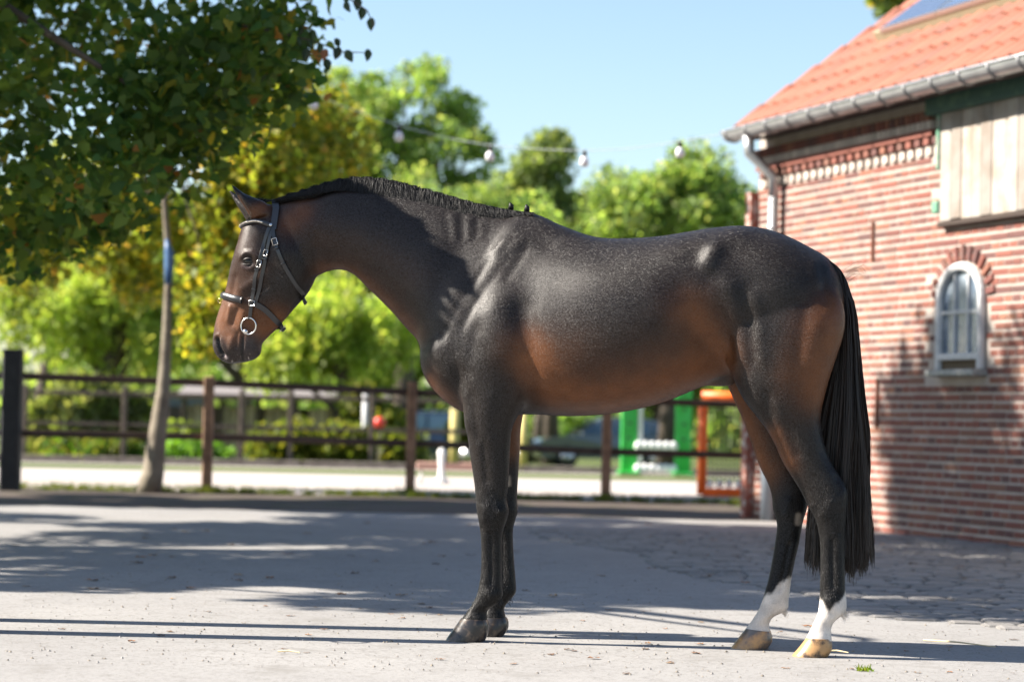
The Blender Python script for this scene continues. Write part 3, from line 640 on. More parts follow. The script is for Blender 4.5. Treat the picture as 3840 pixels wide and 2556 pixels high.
WIL = [(.34, .44, .10), (.40, .48, .12), (.22, .33, .07), (.46, .49, .16)]
FAR = [(.25, .36, .12), (.30, .40, .14), (.18, .29, .09), (.38, .42, .18)]

# the dark lime tree that overhangs the yard from the left
def keepA(p):
    # its skirt rises towards the right
    return p[2] > 2.25+max(0, (p[0]+4.2))*.22 and not (p[0] > -1.55 and p[2] < 3.4)
cA = clump_cloud((-4.6, 15.2, 4.9), (3.5, 3.6, 3.3), 150, .55, 11, keep=keepA)
cA += [tuple(at_depth(x, y, d))+(.34, .34, .3) for x, y, d in ((40, 420, 14.5), (150, 430, 15), (260, 400, 14), (330, 330, 14.5), (440, 330, 15), (500, 270, 14.5), (560, 220, 15), (620, 130, 15), (660, 60, 14.5), (600, 40, 14), (640, 190, 15.2), (380, 380, 15.3), (90, 520, 15.5), (20, 560, 15), (180, 500, 16), (250, 480, 16), (470, 200, 14), (540, 130, 14.3), (350, 230, 14), (200, 300, 14), (60, 300, 14))]
LIME = tree('lime_tree', 'dark green lime tree overhanging the yard above the black gate post', (-5.4, 15.0, 0), cA, 58000, .078, DKG, [4, 5, 7, .9, .3], .24, 21, limbs=14, shape='heart')
# twig with single leaves against the sky
tb = Vector(LIME.location); tpts = [at_depth(560, 60, 14.2), at_depth(640, 75, 14.2), at_depth(720, 95, 14.2), at_depth(790, 120, 14.2), at_depth(850, 122, 14.2)]; MB().tube([p-tb for p in tpts], [.008, .006, .005, .004, .002], 6).build('twig', M_BARK, LIME)
TW_ = [c for c in LIME.children if c.name.startswith('twig')][0]; TW_['label'] = 'thin twig with a few hanging leaves against the sky'; tp2 = [at_depth(760, -40, 14.0), at_depth(800, -5, 14.0), at_depth(845, 25, 14.0), at_depth(860, 60, 14.0)]; MB().tube([p-tb for p in tp2], [.006, .005, .004, .002], 6).build('twig', M_BARK, LIME)
M_LEAF1 = mat('single_leaf', (.03, .055, .02), .5, trans=.3, vary=.4); M_LEAFO = mat('russet_leaf', (.28, .1, .04), .5, trans=.3)
rl = random.Random(4)
for (x, y) in ((685, 95), (712, 103), (705, 125), (735, 110), (775, 98), (777, 122), (752, 148), (748, 125), (803, 128), (845, 126), (800, 15), (832, 30), (855, 55), (822, 8), (795, -5), (690, 70), (668, 90), (718, 80)):
    p = at_depth(x, y, 14.1)-tb; L_ = rl.uniform(.045, .065); a = rl.uniform(-.6, .6); t = rl.uniform(-.7, .7)
    vs = [(0, 0, L_*.6), (L_*.32, .006, L_*.42), (L_*.46, .012, L_*.05), (L_*.26, .008, -L_*.4), (0, -.004, -L_*.75), (-L_*.26, .008, -L_*.4), (-L_*.46, .012, L_*.05), (-L_*.32, .006, L_*.42)]
    M = Matrix.Rotation(t, 3, 'Z') @ Matrix.Rotation(a, 3, 'Y'); mesh_obj('leaf', [M @ Vector(v)+p for v in vs], [(0, 1, 2, 3, 4), (0, 4, 5, 6, 7)], M_LEAFO if (x, y) == (748, 125) else M_LEAF1, TW_)
# added leafy branch, unseen outside the frame, shaped to shade the horse's neck
_t = H_P0+H_U*hp(1400, 925, .1)[0]+H_N*.1+Vector((0, 0, hp(1400, 925, .1)[2])); _e = _t-TRAVEL*((_t.x+2.38)/TRAVEL.x)
SHADE_BOUGH = [(_e.x, _e.y, _e.z, .15, .14, .17), (_e.x-.2, _e.y+.05, _e.z+.02, .13, .14, .16), (_e.x-.1, _e.y-.02, _e.z-.06, .13, .13, .14), (_e.x-.35, _e.y+.1, _e.z+.16, .12, .12, .13)]*4
# trees left of the yard that only their shade shows
for i, (b, c, R, n, lb) in enumerate((((-7.7, 18.2, 0), (-7.5, 18.1, 6.4), (3.0, 2.5, 4.0), 15000, 'round lime tree behind the overhanging lime'), ((-7.9, 12.9, 0), (-7.6, 13.2, 6.0), (2.8, 2.1, 3.2), 19000, 'broad lime tree at the edge of the yard'), ((-9.2, 22.6, 0), (-9.0, 22.5, 6.4), (3.2, 1.9, 3.4), 19000, 'lime tree standing level with the paddock fence'))):
    cl_ = clump_cloud(c, R, 56, .56, 30+i)
    if i == 1: cl_ += SHADE_BOUGH
    LT_ = tree('lime_tree', lb, b, cl_, n, .19, DKG, [5, 5, 4, .7, .5], .22, 40+i, limbs=12)
    if i == 1: MB().tube([Vector((.1, 0, 4.2)), Vector((2.2, -1.4, 4.6)), Vector((_e.x-b[0]-.9, _e.y-b[1]+.4, _e.z+.75)), Vector((_e.x-b[0], _e.y-b[1], _e.z))], [.09, .06, .03, .008], 8).build('shade_bough', M_BARK, LT_, True)

# the yellowing tree with the leaning trunk at the fence
tb = on_ground(350, 1131); tb = Vector((tb.x, tb.y-.35, 0)); tY = tb.y
def tpx(x, y): p = at_depth(x, y, tY); return (p.x-tb.x, 0, p.z)
LT = [(0, 0, -.05), tpx(352, 1090), tpx(362, 1000), tpx(376, 900), tpx(380, 840), tpx(384, 760), tpx(386, 690), tpx(388, 640), tpx(386, 560), tpx(378, 460), tpx(384, 360), tpx(400, 250)]
cC = []
for (x, y, r, d) in ((560, 340, .5, .5), (620, 290, .5, 1), (680, 330, .6, 1.5), (720, 250, .5, 2), (600, 420, .6, .5), (520, 430, .4, .4), (680, 430, .6, 1), (560, 510, .5, .4), (640, 520, .6, 1.2), (510, 520, .45, .6), (720, 400, .6, 2), (760, 330, .6, 2.5), (560, 590, .5, .5), (500, 610, .45, .8), (480, 690, .4, .8), (640, 600, .5, 1), (440, 560, .35, 1.2), (540, 680, .45, .3), (330, 520, .4, 1), (260, 560, .5, 1.4), (200, 500, .5, 1.6), (300, 430, .5, 1.2), (120, 520, .5, 1.6), (60, 470, .5, 1.6), (470, 770, .35, .8), (520, 770, .35, .6), (660, 220, .35, 1.2), (320, 650, .4, 1.8), (60, 600, .5, 1.6), (700, 520, .5, 1.8), (160, 420, .6, 2)):
    p = at_depth(x, y, tY+d); cC.append((p.x, p.y, p.z, r, r*1.3, r*.85))
T = tree('yellowing_tree', 'yellowing tree with a pale leaning trunk before the paddock fence', tuple(tb), cC, 19000, .10, YEL, [5, 3.4, 1.3, .7, 5], .09, 61, limbs=10, trunk_pts=LT, radii=[.14, .115, .095, .072, .06, .05, .043, .038, .033, .03, .026, .02], f0=.86, bark=mat('pale_bark', (.24, .205, .155), .9, noise=(6, (.16, .13, .1), .45, .65), bump=(11, .8, .02)))
ms = MB(); ms.tube([Vector(tpx(390, 655)), Vector(tpx(392, 620)), Vector(tpx(392, 580)), Vector(tpx(386, 552))], [.038, .05, .05, .016], 10); o = ms.build('blue_wrap', mat('blue_sheet', (.04, .11, .26), .4, noise=(10, (.14, .25, .42), .45, .7)), T, True); o.location = (-.0, -.10, 0); o['label'] = 'blue wrapped stub on the trunk'
# thicken the trunk foot
# --- background foliage
def crown_px(x, y, hw, hh, Y, m, r, seed, depth=None):
    p = at_depth(x, y, Y); s = Y/5563.0; return clump_cloud((p.x, Y, p.z), (hw*s, depth or hw*s*.8, hh*s), m, r, seed)
def bgtree(label, xs, Y, crowns, n, size, pal, wts, tr, seed, name='broadleaf_tree', group='trees beyond the arena', droop=0.0, cat='tree'):
    p = at_depth(xs, 960, Y); cl = []
    for i, (x, y, hw, hh, m, r) in enumerate(crowns): cl += crown_px(x, y, hw, hh, Y, m, r, seed*10+i)
    return tree(name, label, (p.x, Y, terr(Y)), cl, n, size, pal, wts, tr, seed, group=group, droop=droop, cat=cat, limbs=14)
bgtree('tall airy tree rising above the horse neck', 930, 60, [(880, 270, 150, 95, 34, .46), (820, 210, 100, 55, 16, .4), (1020, 330, 120, 110, 28, .42), (1090, 430, 65, 110, 18, .42), (900, 440, 180, 90, 34, .5), (760, 300, 80, 90, 14, .42), (960, 190, 60, 40, 7, .45), (1050, 250, 50, 40, 6, .4)], 18000, .14, FAR, [4, 4, 3, 2], .3, 71)
bgtree('slim pale tree left of the round tree', 1270, 78, [(1260, 400, 60, 80, 14, .6), (1275, 335, 25, 30, 5, .4), (1210, 470, 80, 80, 16, .7), (1330, 500, 70, 60, 12, .6)], 8000, .2, [(.2, .27, .10), (.25, .3, .12), (.16, .22, .09)], [3, 3, 2], .25, 72)
bgtree('round green tree beside the stable gutter', 1540, 62, [(1500, 440, 110, 70, 22, .6), (1580, 420, 110, 60, 22, .6), (1640, 470, 90, 70, 16, .55), (1430, 500, 80, 60, 14, .55), (1560, 520, 160, 60, 26, .6), (1560, 365, 40, 25, 5, .35)], 13000, .15, FAR, [4, 4, 3, 2], .28, 73)
bgtree('leafy tree in front of the tall airy tree', 1150, 56, [(1120, 520, 110, 80, 20, .55), (1200, 560, 100, 90, 20, .55), (1040, 500, 90, 70, 16, .5)], 9000, .15, FAR, [4, 4, 3, 2], .25, 74)
bgtree('hazy tree row between the tall and the round tree', 1240, 84, [(1190, 480, 120, 80, 20, .7), (1370, 510, 120, 50, 16, .6), (1480, 500, 100, 60, 12, .6), (1680, 490, 60, 60, 8, .6)], 12000, .22, FAR, [4, 4, 3, 2], .25, 82)
bgtree('pale willow weeping over the pond edge', 250, 48, [(230, 650, 220, 120, 34, .36), (120, 700, 140, 100, 20, .34), (380, 700, 130, 120, 20, .34), (300, 560, 130, 60, 14, .34)], 15000, .17, WIL, [4, 4, 3, 2], .25, 75, name='willow_tree', droop=.9)
bgtree('small willow beneath the horse throat', 800, 50, [(790, 700, 160, 90, 26, .34), (900, 760, 130, 90, 20, .34), (700, 760, 120, 90, 18, .34), (620, 800, 90, 60, 12, .3)], 12000, .17, WIL, [5, 3, 3, 2], .2, 76, name='willow_tree', droop=.7)
bgtree('dark tree filling the gap behind the willow', 90, 58, [(60, 560, 200, 120, 24, .6), (330, 500, 180, 90, 20, .6)], 14000, .2, GREEN, [4, 4, 4, 2, .6, .2], .25, 77)
bgtree('broad tree behind the horse head', 560, 64, [(520, 650, 170, 130, 26, .7), (650, 560, 140, 100, 20, .65), (760, 620, 140, 90, 20, .6), (420, 760, 150, 90, 20, .6)], 16000, .2, GREEN, [3, 4, 5, 3, .8, .2], .28, 78)
bgtree('distant tree glimpsed below the horse neck', 960, 74, [(940, 800, 120, 80, 18, .6), (1060, 830, 110, 70, 16, .6), (860, 850, 90, 50, 10, .5)], 14000, .22, FAR, [4, 4, 3, 2], .25, 79)
bgtree('distant tree glimpsed under the horse belly', 1520, 86, [(1500, 840, 170, 110, 22, .8), (1700, 800, 120, 120, 16, .8), (1300, 860, 150, 90, 16, .8)], 16000, .28, FAR, [4, 4, 3, 2], .3, 80)
bgtree('far tree peeping over the stable ridge', 2090, 46, [(2085, -40, 40, 40, 8, .5)], 3000, .2, GREEN, [4, 4, 3, 1, .5, .2], .22, 81)
# a far wood closes the horizon
wc = []
rw = np.random.default_rng(55)
for i in range(130):
    x = -75+150*i/129; h = 5.0+2.2*math.sin(i*.7)+1.5*rw.random(); wc.append((x, 128+rw.normal()*3, terr(128)+h*.45, 2.2, 2.2, h*.55))
V, F, col = foliage(wc, 26000, .75, FAR, [4, 4, 3, 2], seed=56); o = link(bpy.data.objects.new('far_wood', np_mesh('far_wood', V, F, M_LEAF, False, col))); tag(o, 'distant belt of green trees closing the view', 'woodland', kind='stuff')
# shrubs and hedges
def shrub(label, xd, ytop, ybot, hw, Y, n, size, pal, seed, droop=0.0, name='shrub'):
    p = at_depth(xd, (ytop+ybot)/2, Y); s = Y/5563.0; T_ = empty(name, (p.x, Y, terr(Y))); tag(T_, label, 'shrub', 'shrubs beyond the far fence'); z0 = terr(Y); zt = at_depth(xd, ytop, Y).z
    cl = clump_cloud((p.x, Y, (z0+zt)/2), (hw*s, hw*s*.5, (zt-z0)/2), 24, .3, seed); V, F, col = foliage(cl, n, size, pal, [1]*len(pal), seed=seed, droop=droop); V = V-np.array(T_.location)[None, :]; V[:, 2] = np.maximum(V[:, 2], .01)
    cr = link(bpy.data.objects.new('foliage', np_mesh('foliage', V, F, M_LEAF, False, col)), T_); cr['kind'] = 'stuff'
    m = MB(); rg = random.Random(seed)
    for i in range(5): m.tube([(rg.uniform(-.2, .2), 0, 0), (rg.uniform(-.4, .4)*hw*s*2, rg.uniform(-.2, .2), (zt-z0)*.7)], [.03, .01], 6)
    m.build('stems', M_BARK, T_)
SHP = [(.12, .17, .03), (.17, .2, .035), (.23, .23, .04)]
REED = [(.22, .26, .09), (.27, .29, .12), (.16, .21, .06)]
for i, a in enumerate((('tall pale reeds left of the leaning trunk', 140, 860, 1050, 110, 43, 9000, .3, REED, 91, .3), ('tall reeds just beside the leaning trunk', 280, 880, 1050, 80, 43.5, 6000, .3, REED, 92, .3), ('yellow green hedge under the bleached shed', 640, 985, 1062, 90, 42, 7000, .1, SHP, 93, 0), ('yellow green hedge left of the pale pole', 770, 990, 1070, 80, 42, 6000, .1, SHP, 94, 0),
                       ('bright low bush beside the second fence post', 440, 1030, 1062, 70, 41.5, 3500, .09, [(.1, .22, .03), (.14, .27, .04)], 95, 0), ('low bush right of the red buoy', 905, 1000, 1075, 55, 42, 3500, .1, SHP, 96, 0), ('dark bush by the slate blue shed', 420, 985, 1050, 60, 46, 4000, .12, GREEN[:3], 97, 0), ('bush between the yellow posts', 1120, 900, 1040, 70, 50, 5000, .14, SHP, 98, 0), ('low bright bush at the foot of the reeds', 200, 1020, 1055, 120, 41.2, 4500, .09, [(.1, .2, .03), (.2, .22, .05)], 99, 0), ('leafy bush behind the pale pole', 850, 890, 1040, 60, 48, 5000, .14, SHP, 100, 0))):
    shrub(*a)
# ------------------------------------------------------------------ grass tufts and fallen leaves
def tufts(name, pts, n_each, h, w, col2, kindlabel=None):
    rg = np.random.default_rng(17); V = []; C_ = []
    for (x, y) in pts:
        for k in range(n_each):
            a = rg.random()*6.28; r = rg.random()*w; b = np.array([x+r*math.cos(a), y+r*math.sin(a), .006]); hh = h*(.4+.8*rg.random()); d = rg.normal(size=2)*hh*.5; tpz = b+np.array([d[0], d[1], hh]); sd = np.array([.003, .001, 0])*(1+rg.random())
            V += [b-sd, b+sd, tpz]; C_.append(np.array(col2[rg.integers(len(col2))]))
    F = np.arange(len(V)).reshape(-1, 3); o = link(bpy.data.objects.new(name, np_mesh(name, np.array(V), F, M_LEAF, False, np.array(C_)))); return o
rg = np.random.default_rng(23)
o = tufts('grass', [(rg.uniform(-6, 3.4), 25.55+rg.normal()*.12) for _ in range(420)]+[(on_ground(x, y).x+rg.normal()*.1, on_ground(x, y).y-.1) for x, y in ((350, 1132), (475, 1133), (943, 1136), (520, 1136), (1393, 1149)) for _ in range(8)], 12, .09, .07, [(.09, .12, .03), (.14, .15, .05), (.06, .09, .02)]); tag(o, 'short ragged grass along the edge of the sand', 'grass', kind='stuff')
gp = on_ground(1990, 1546); G = empty('grass_tuft', gp); tag(G, 'tiny tuft of green grass growing in the concrete', 'grass')
t_ = tufts('blades', [(0, 0)], 34, .022, .03, [(.12, .2, .03), (.2, .24, .05)]); t_.parent = G; t_['kind'] = 'stuff'
M_DRY = mat('dry_leaf', (.22, .12, .055), .8, vary=((.9, .6, .35), (1.1, .55, .25), (.55, .4, .3), (1.3, .9, .5)), trans=.15)
DRY = mat('dry_leaf_base', (.30, .16, .07), .8, vary=((.20, .11, .05), (.30, .13, .05), (.10, .065, .045), (.42, .26, .12)))
lm = []
for k in range(4):
    r5 = random.Random(k); vs = []
    for j in range(9):
        a = 2*math.pi*j/9; rr_ = (.5+.5*abs(math.cos(a*1.5)))*(.8+.3*r5.random()); vs.append((rr_*math.cos(a), rr_*math.sin(a)*.62, .18*abs(math.sin(a*2+k))+.10*r5.random()))
    vs.append((0, 0, .12)); me = bpy.data.meshes.new('fallen_leaf'); me.from_pydata(vs, [], [(j, (j+1) % 9, 9) for j in range(9)]); me.materials.append(DRY); lm.append(me)
spots = [(725, 1398), (610, 1396), (988, 1400), (970, 1391), (705, 1504), (1110, 1455), (370, 1465), (390, 1455), (1600, 1505), (1545, 1525), (1012, 1520), (745, 1450), (1180, 1530), (1480, 1408), (2085, 1500), (2110, 1550), (1690, 1288), (1960, 1322), (1340, 1430), (1530, 1448), (900, 1415), (830, 1402), (480, 1410), (560, 1435), (1320, 1500)]
r6 = random.Random(12)
while len(spots) < 120:
    spots.append((r6.uniform(20, 2340), r6.choice((r6.uniform(1180, 1400), r6.uniform(1200, 1400), r6.uniform(1400, 1560)))))
for i, (x, y) in enumerate(spots):
    p = on_ground(x, y); far_ = p.y > 11.1
    if p.y > 21 or (p.x > cob_left(max(p.y, 10.2))-.1 and p.y > 10): z = .024
    else: z = .005
    o = bpy.data.objects.new('fallen_leaf', lm[i % 4]); s = r6.uniform(.014, .03) if not far_ else r6.uniform(.03, .05); o.location = (p.x, p.y, z); o.scale = (s, s, s*r6.uniform(.5, 1.2)); o.rotation_euler = (0, 0, r6.uniform(0, 6.3)); link(o); tag(o, 'dry brown curled leaf lying on the yard', 'leaf', 'fallen leaves scattered over the yard')
# straws
for i, (x0, y0, x1, y1) in enumerate(((2125, 1471, 2290, 1487), (1900, 1496, 1952, 1500), (640, 1497, 690, 1500))):
    a = on_ground(x0, y0, .012); b_ = on_ground(x1, y1, .012); o = MB().tube([a, a.lerp(b_, .5)+Vector((0, .006, .004)), b_], [.004, .0035, .002], 6).build('straw', mat('straw', (.62, .5, .3), .7)); tag(o, ('long pale straw lying right of the near hind hoof', 'short straw just behind the near hind hoof', 'short straw in front of the fore hooves')[i], 'straw')
# ================================================================== the horse
HORSE = empty('horse'); HORSE.matrix_world = Matrix(((H_U.x, -H_N.x, 0, H_P0.x), (H_U.y, -H_N.y, 0, H_P0.y), (0, 0, 1, 0), (0, 0, 0, 1)))
tag(HORSE, 'dark bay horse with plaited mane and two white hind socks standing in the yard', 'horse')

def loft(sec, sub=5, n=40, zfix=None):
    """sec rows: ax, ay, bx, by (pixels of the two outline edges), lat, half width, k (egg), p (exponent)"""
    rows = []
    for (ax, ay, bx, by, lat, w, k, p) in sec:
        A = hp(ax, ay, lat); B = hp(bx, by, lat)
        if zfix is not None: A[2] = zfix(A[2]); B[2] = zfix(B[2])
        rows.append([A[0], A[2], B[0], B[2], lat, w, k, p])
    R = crom(rows, sub); vs = []; m = len(R)
    for a0, a2, b0, b2, lat, w, k, p in R:
        w = max(w, .003)
        for j in range(n):
            t = 2*math.pi*j/n; c = math.cos(t); s_ = math.sin(t); e = 2/p
            cv = math.copysign(abs(c)**e, c); sv = math.copysign(abs(s_)**e, s_)
            mx, mz = (a0+b0)/2, (a2+b2)/2; hx, hz = (a0-b0)/2, (a2-b2)/2
            vs.append((mx+hx*cv, -lat-w*sv*(1+k*cv), mz+hz*cv))
    fs = [(i*n+j, i*n+(j+1) % n, (i+1)*n+(j+1) % n, (i+1)*n+j) for i in range(m-1) for j in range(n)]
    for base in (0, (m-1)*n):
        c = np.mean(vs[base:base+n], axis=0); vs.append(tuple(c)); ci = len(vs)-1
        for j in range(n):
            fs.append((base+(j+1) % n, base+j, ci) if base == 0 else (base+j, base+(j+1) % n, ci))
    return vs, fs

def S(x, t, b, w, k=0, p=2.1): return (x, t, x, b, 0, w, k, p)
TORSO = [S(1590, 1300, 1370, .05), S(1606, 1250, 1420, .12), S(1650, 1150, 1480, .175, -.1), S(1730, 1000, 1540, .215, -.2), S(1830, 880, 1560, .235, -.3, 2.0),
         S(1920, 806, 1556, .25, -.38, 1.9), S(2010, 802, 1553, .256, -.36, 1.9), S(2110, 846, 1560, .286, -.25, 2.0), S(2233, 888, 1556, .312, -.12), S(2350, 894, 1541, .322, -.05),
         S(2480, 886, 1510, .318, 0), S(2600, 867, 1462, .298, .05), S(2700, 852, 1425, .272, .1), S(2790, 847, 1400, .26, .08), S(2880, 860, 1385, .255, 0),
         S(2960, 888, 1370, .245), S(3040, 929, 1350, .222), S(3105, 968, 1320, .185), S(3150, 1030, 1270, .13), S(3170, 1100, 1200, .06)]
NECK = [(1030, 762, 1150, 1060, 0, .075, 0, 2.1), (1085, 752, 1195, 1032, 0, .082, 0, 2.1), (1180, 738, 1262, 1011, 0, .084, -.05, 2.0), (1260, 709, 1325, 1028, 0, .086, -.1, 2.0), (1350, 698, 1385, 1085, 0, .094, -.15, 2.0),
        (1470, 705, 1462, 1160, 0, .112, -.2, 1.95), (1600, 732, 1530, 1236, 0, .136, -.25, 1.9), (1730, 770, 1577, 1290, 0, .165, -.3, 1.9), (1850, 795, 1612, 1400, 0, .19, -.35, 1.9), (1990, 810, 1720, 1500, 0, .2, -.35, 1.9)]
HEAD = [(988, 765, 1095, 778, 0, .045, 0, 2.2), (950, 800, 1135, 830, 0, .07, 0, 2.2), (915, 850, 1158, 880, 0, .09, 0, 2.4), (898, 911, 1172, 930, 0, .101, .0, 2.6), (884, 955, 1180, 975, 0, .104, .02, 2.6),
        (870, 1000, 1182, 1015, 0, .097, 0, 2.5), (860, 1043, 1174, 1050, 0, .09, -.02, 2.4), (847, 1094, 1150, 1098, 0, .08, -.02, 2.3), (834, 1135, 1116, 1137, 0, .072, 0, 2.3), (818, 1181, 1078, 1184, 0, .063, 0, 2.3),
        (807, 1222, 1042, 1226, 0, .057, 0, 2.3), (801, 1268, 1000, 1266, 0, .056, .0, 2.3), (801, 1298, 979, 1290, 0, .057, .02, 2.3), (809, 1324, 975, 1315, 0, .054, 0, 2.3), (828, 1347, 962, 1338, 0, .045, 0, 2.3), (858, 1364, 930, 1354, 0, .028, 0, 2.2)]
CHIN = [(915, 1290, 976, 1270, 0, .035, 0, 2.2), (908, 1320, 979, 1300, 0, .038, 0, 2.2), (906, 1345, 972, 1330, 0, .034, 0, 2.2), (918, 1356, 950, 1348, 0, .018, 0, 2.2)]
LIP = [(830, 1300, 905, 1290, 0, .05, 0, 2.2), (830, 1335, 905, 1330, 0, .045, 0, 2.2), (855, 1362, 904, 1358, 0, .03, 0, 2.2)]
EARS = []
for sgn, dx, dy in ((1, 0, 0), (-1, -9, 20)):
    EARS.append([(945+dx, 826+dy, 1022+dx, 800+dy, .056*sgn, .036, .2, 2), (921+dx, 784+dy, 996+dx, 760+dy, .062*sgn, .036, .2, 2), (901+dx, 753+dy, 956+dx, 742+dy, .064*sgn, .03, .2, 2),
                 (882+dx, 722+dy, 913+dx, 724+dy, .064*sgn, .018, 0, 2), (866+dx, 692+dy, 876+dx, 696+dy, .063*sgn, .007, 0, 2)])
def leg(rows): return [(a, b, c, d, l, w, 0, 2.2) for a, b, c, d, l, w in rows]
LEG_FN = leg([(1760, 1090, 1900, 1080, .09, .05), (1690, 1170, 1965, 1140, .115, .08), (1662, 1250, 1985, 1220, .13, .10), (1672, 1330, 1995, 1330, .142, .108), (1712, 1430, 1990, 1460, .148, .1), (1737, 1513, 1946, 1550, .15, .086), (1743, 1583, 1921, 1600, .15, .075), (1756, 1647, 1913, 1659, .146, .066),
              (1767, 1723, 1908, 1740, .14, .057), (1779, 1800, 1904, 1819, .134, .049), (1785, 1864, 1899, 1875, .13, .049), (1788, 1908, 1906, 1912, .128, .052), (1795, 1946, 1901, 1942, .126, .049),
              (1803, 2000, 1883, 2002, .122, .037), (1806, 2060, 1881, 2060, .12, .032), (1805, 2138, 1881, 2138, .118, .031), (1799, 2189, 1882, 2195, .116, .036), (1791, 2227, 1884, 2232, .115, .041), (1772, 2266, 1866, 2264, .113, .039),
              (1750, 2298, 1828, 2288, .11, .036), (1732, 2322, 1826, 2322, .11, .044), (1722, 2345, 1826, 2350, .11, .045)])
LEG_FF = leg([(1790, 1150, 1920, 1150, -.09, .05), (1760, 1240, 1980, 1240, -.12, .085), (1760, 1320, 1990, 1320, -.135, .1), (1775, 1430, 1985, 1450, -.145, .095), (1790, 1530, 1962, 1545, -.15, .082), (1802, 1610, 1951, 1615, -.15, .07), (1815, 1691, 1948, 1691, -.15, .06), (1826, 1755, 1944, 1755, -.148, .052),
              (1832, 1819, 1940, 1819, -.145, .047), (1834, 1870, 1938, 1870, -.145, .048), (1838, 1912, 1941, 1912, -.145, .051), (1846, 1946, 1933, 1944, -.145, .046), (1851, 1992, 1923, 1988, -.145, .036), (1852, 2048, 1924, 2048, -.145, .032), (1854, 2112, 1928, 2112, -.145, .031),
              (1852, 2170, 1933, 2176, -.145, .036), (1846, 2212, 1933, 2222, -.145, .04), (1834, 2250, 1910, 2250, -.145, .038), (1822, 2282, 1890, 2280, -.145, .036), (1812, 2312, 1895, 2312, -.145, .043), (1806, 2335, 1900, 2338, -.145, .044)])
LEG_HN = leg([(2800, 930, 2990, 960, .07, .05), (2745, 1010, 3100, 1030, .095, .085), (2705, 1100, 3160, 1130, .118, .108), (2695, 1220, 3168, 1230, .132, .122), (2712, 1320, 3140, 1330, .14, .12), (2746, 1410, 3112, 1415, .145, .112), (2783, 1489, 3090, 1495, .147, .1), (2827, 1548, 3078, 1560, .148, .088), (2872, 1606, 3083, 1622, .148, .076),
              (2904, 1661, 3096, 1676, .148, .066), (2934, 1728, 3118, 1733, .146, .056), (2964, 1776, 3150, 1784, .143, .051), (3003, 1838, 3176, 1834, .14, .048), (3028, 1889, 3176, 1885, .138, .047), (3058, 1946, 3172, 1946, .135, .043), (3073, 2010, 3168, 2010, .132, .036),
              (3077, 2090, 3168, 2090, .13, .033), (3075, 2190, 3169, 2190, .13, .036), (3074, 2245, 3174, 2250, .13, .042), (3066, 2296, 3168, 2290, .13, .042), (3048, 2336, 3128, 2326, .13, .037), (3036, 2360, 3116, 2356, .13, .038), (3022, 2388, 3118, 2392, .13, .047), (3014, 2405, 3120, 2412, .13, .047)])
LEG_HF = leg([(2780, 1000, 2960, 1010, -.07, .05), (2720, 1120, 3050, 1130, -.115, .1), (2692, 1250, 3060, 1250, -.138, .118), (2700, 1360, 3030, 1380, -.15, .118), (2735, 1460, 3000, 1480, -.152, .1), (2778, 1557, 2975, 1575, -.15, .084), (2803, 1621, 2972, 1640, -.148, .074), (2829, 1698, 2986, 1705, -.145, .064),
              (2854, 1761, 3006, 1765, -.14, .055), (2881, 1815, 3030, 1812, -.132, .049), (2895, 1865, 3032, 1860, -.126, .047), (2900, 1915, 3026, 1908, -.12, .046), (2914, 1968, 3010, 1962, -.114, .041), (2908, 2029, 2998, 2032, -.108, .035), (2898, 2093, 2983, 2096, -.1, .033),
              (2883, 2170, 2967, 2175, -.094, .035), (2866, 2233, 2958, 2245, -.088, .041), (2848, 2285, 2950, 2290, -.085, .041), (2822, 2328, 2900, 2318, -.08, .037), (2806, 2350, 2884, 2346, -.08, .038), (2796, 2366, 2890, 2376, -.08, .046), (2786, 2385, 2894, 2398, -.08, .046)])
HOOVES = {'FN': leg([(1730, 2319, 1826, 2325, .11, .049), (1724, 2328, 1832, 2345, .11, .053), (1700, 2362, 1830, 2376, .108, .06), (1676, 2396, 1818, 2402, .106, .066), (1674, 2406, 1814, 2408, .106, .066)]),
          'FF': leg([(1810, 2313, 1900, 2315, -.145, .047), (1806, 2322, 1906, 2335, -.145, .051), (1786, 2350, 1903, 2358, -.145, .058), (1766, 2376, 1889, 2380, -.145, .062), (1765, 2384, 1886, 2384, -.145, .062)]),
          'HN': leg([(3024, 2383, 3116, 2388, .13, .049), (3018, 2392, 3121, 2412, .13, .052), (2996, 2420, 3118, 2434, .13, .058), (2973, 2446, 3106, 2453, .13, .062), (2972, 2455, 3102, 2458, .13, .062)]),
          'HF': leg([(2798, 2360, 2890, 2372, -.08, .049), (2790, 2370, 2896, 2396, -.08, .052), (2766, 2400, 2894, 2414, -.08, .058), (2744, 2430, 2880, 2436, -.08, .062), (2742, 2438, 2876, 2440, -.08, .062)])}
SOLE = {k: min(hp(r[0], r[1], r[4])[2] for r in v[-1:]) for k, v in HOOVES.items()}
def zfix_for(k):
    d = SOLE[k]
    return lambda z: z-d*max(0.0, min(1.0, (1.0-z)/1.0)) if z < 1.0 else z
ALL_V = []; ALL_F = []
for sec, zf in [(TORSO, None), (NECK, None), (HEAD, None), (CHIN, None), (LIP, None), (EARS[0], None), (EARS[1], None), (LEG_FN, zfix_for('FN')), (LEG_FF, zfix_for('FF')), (LEG_HN, zfix_for('HN')), (LEG_HF, zfix_for('HF'))]:
    v, f = loft(sec, 6, 44, zf); b = len(ALL_V); ALL_V += v; ALL_F += [tuple(i+b for i in q) for q in f]
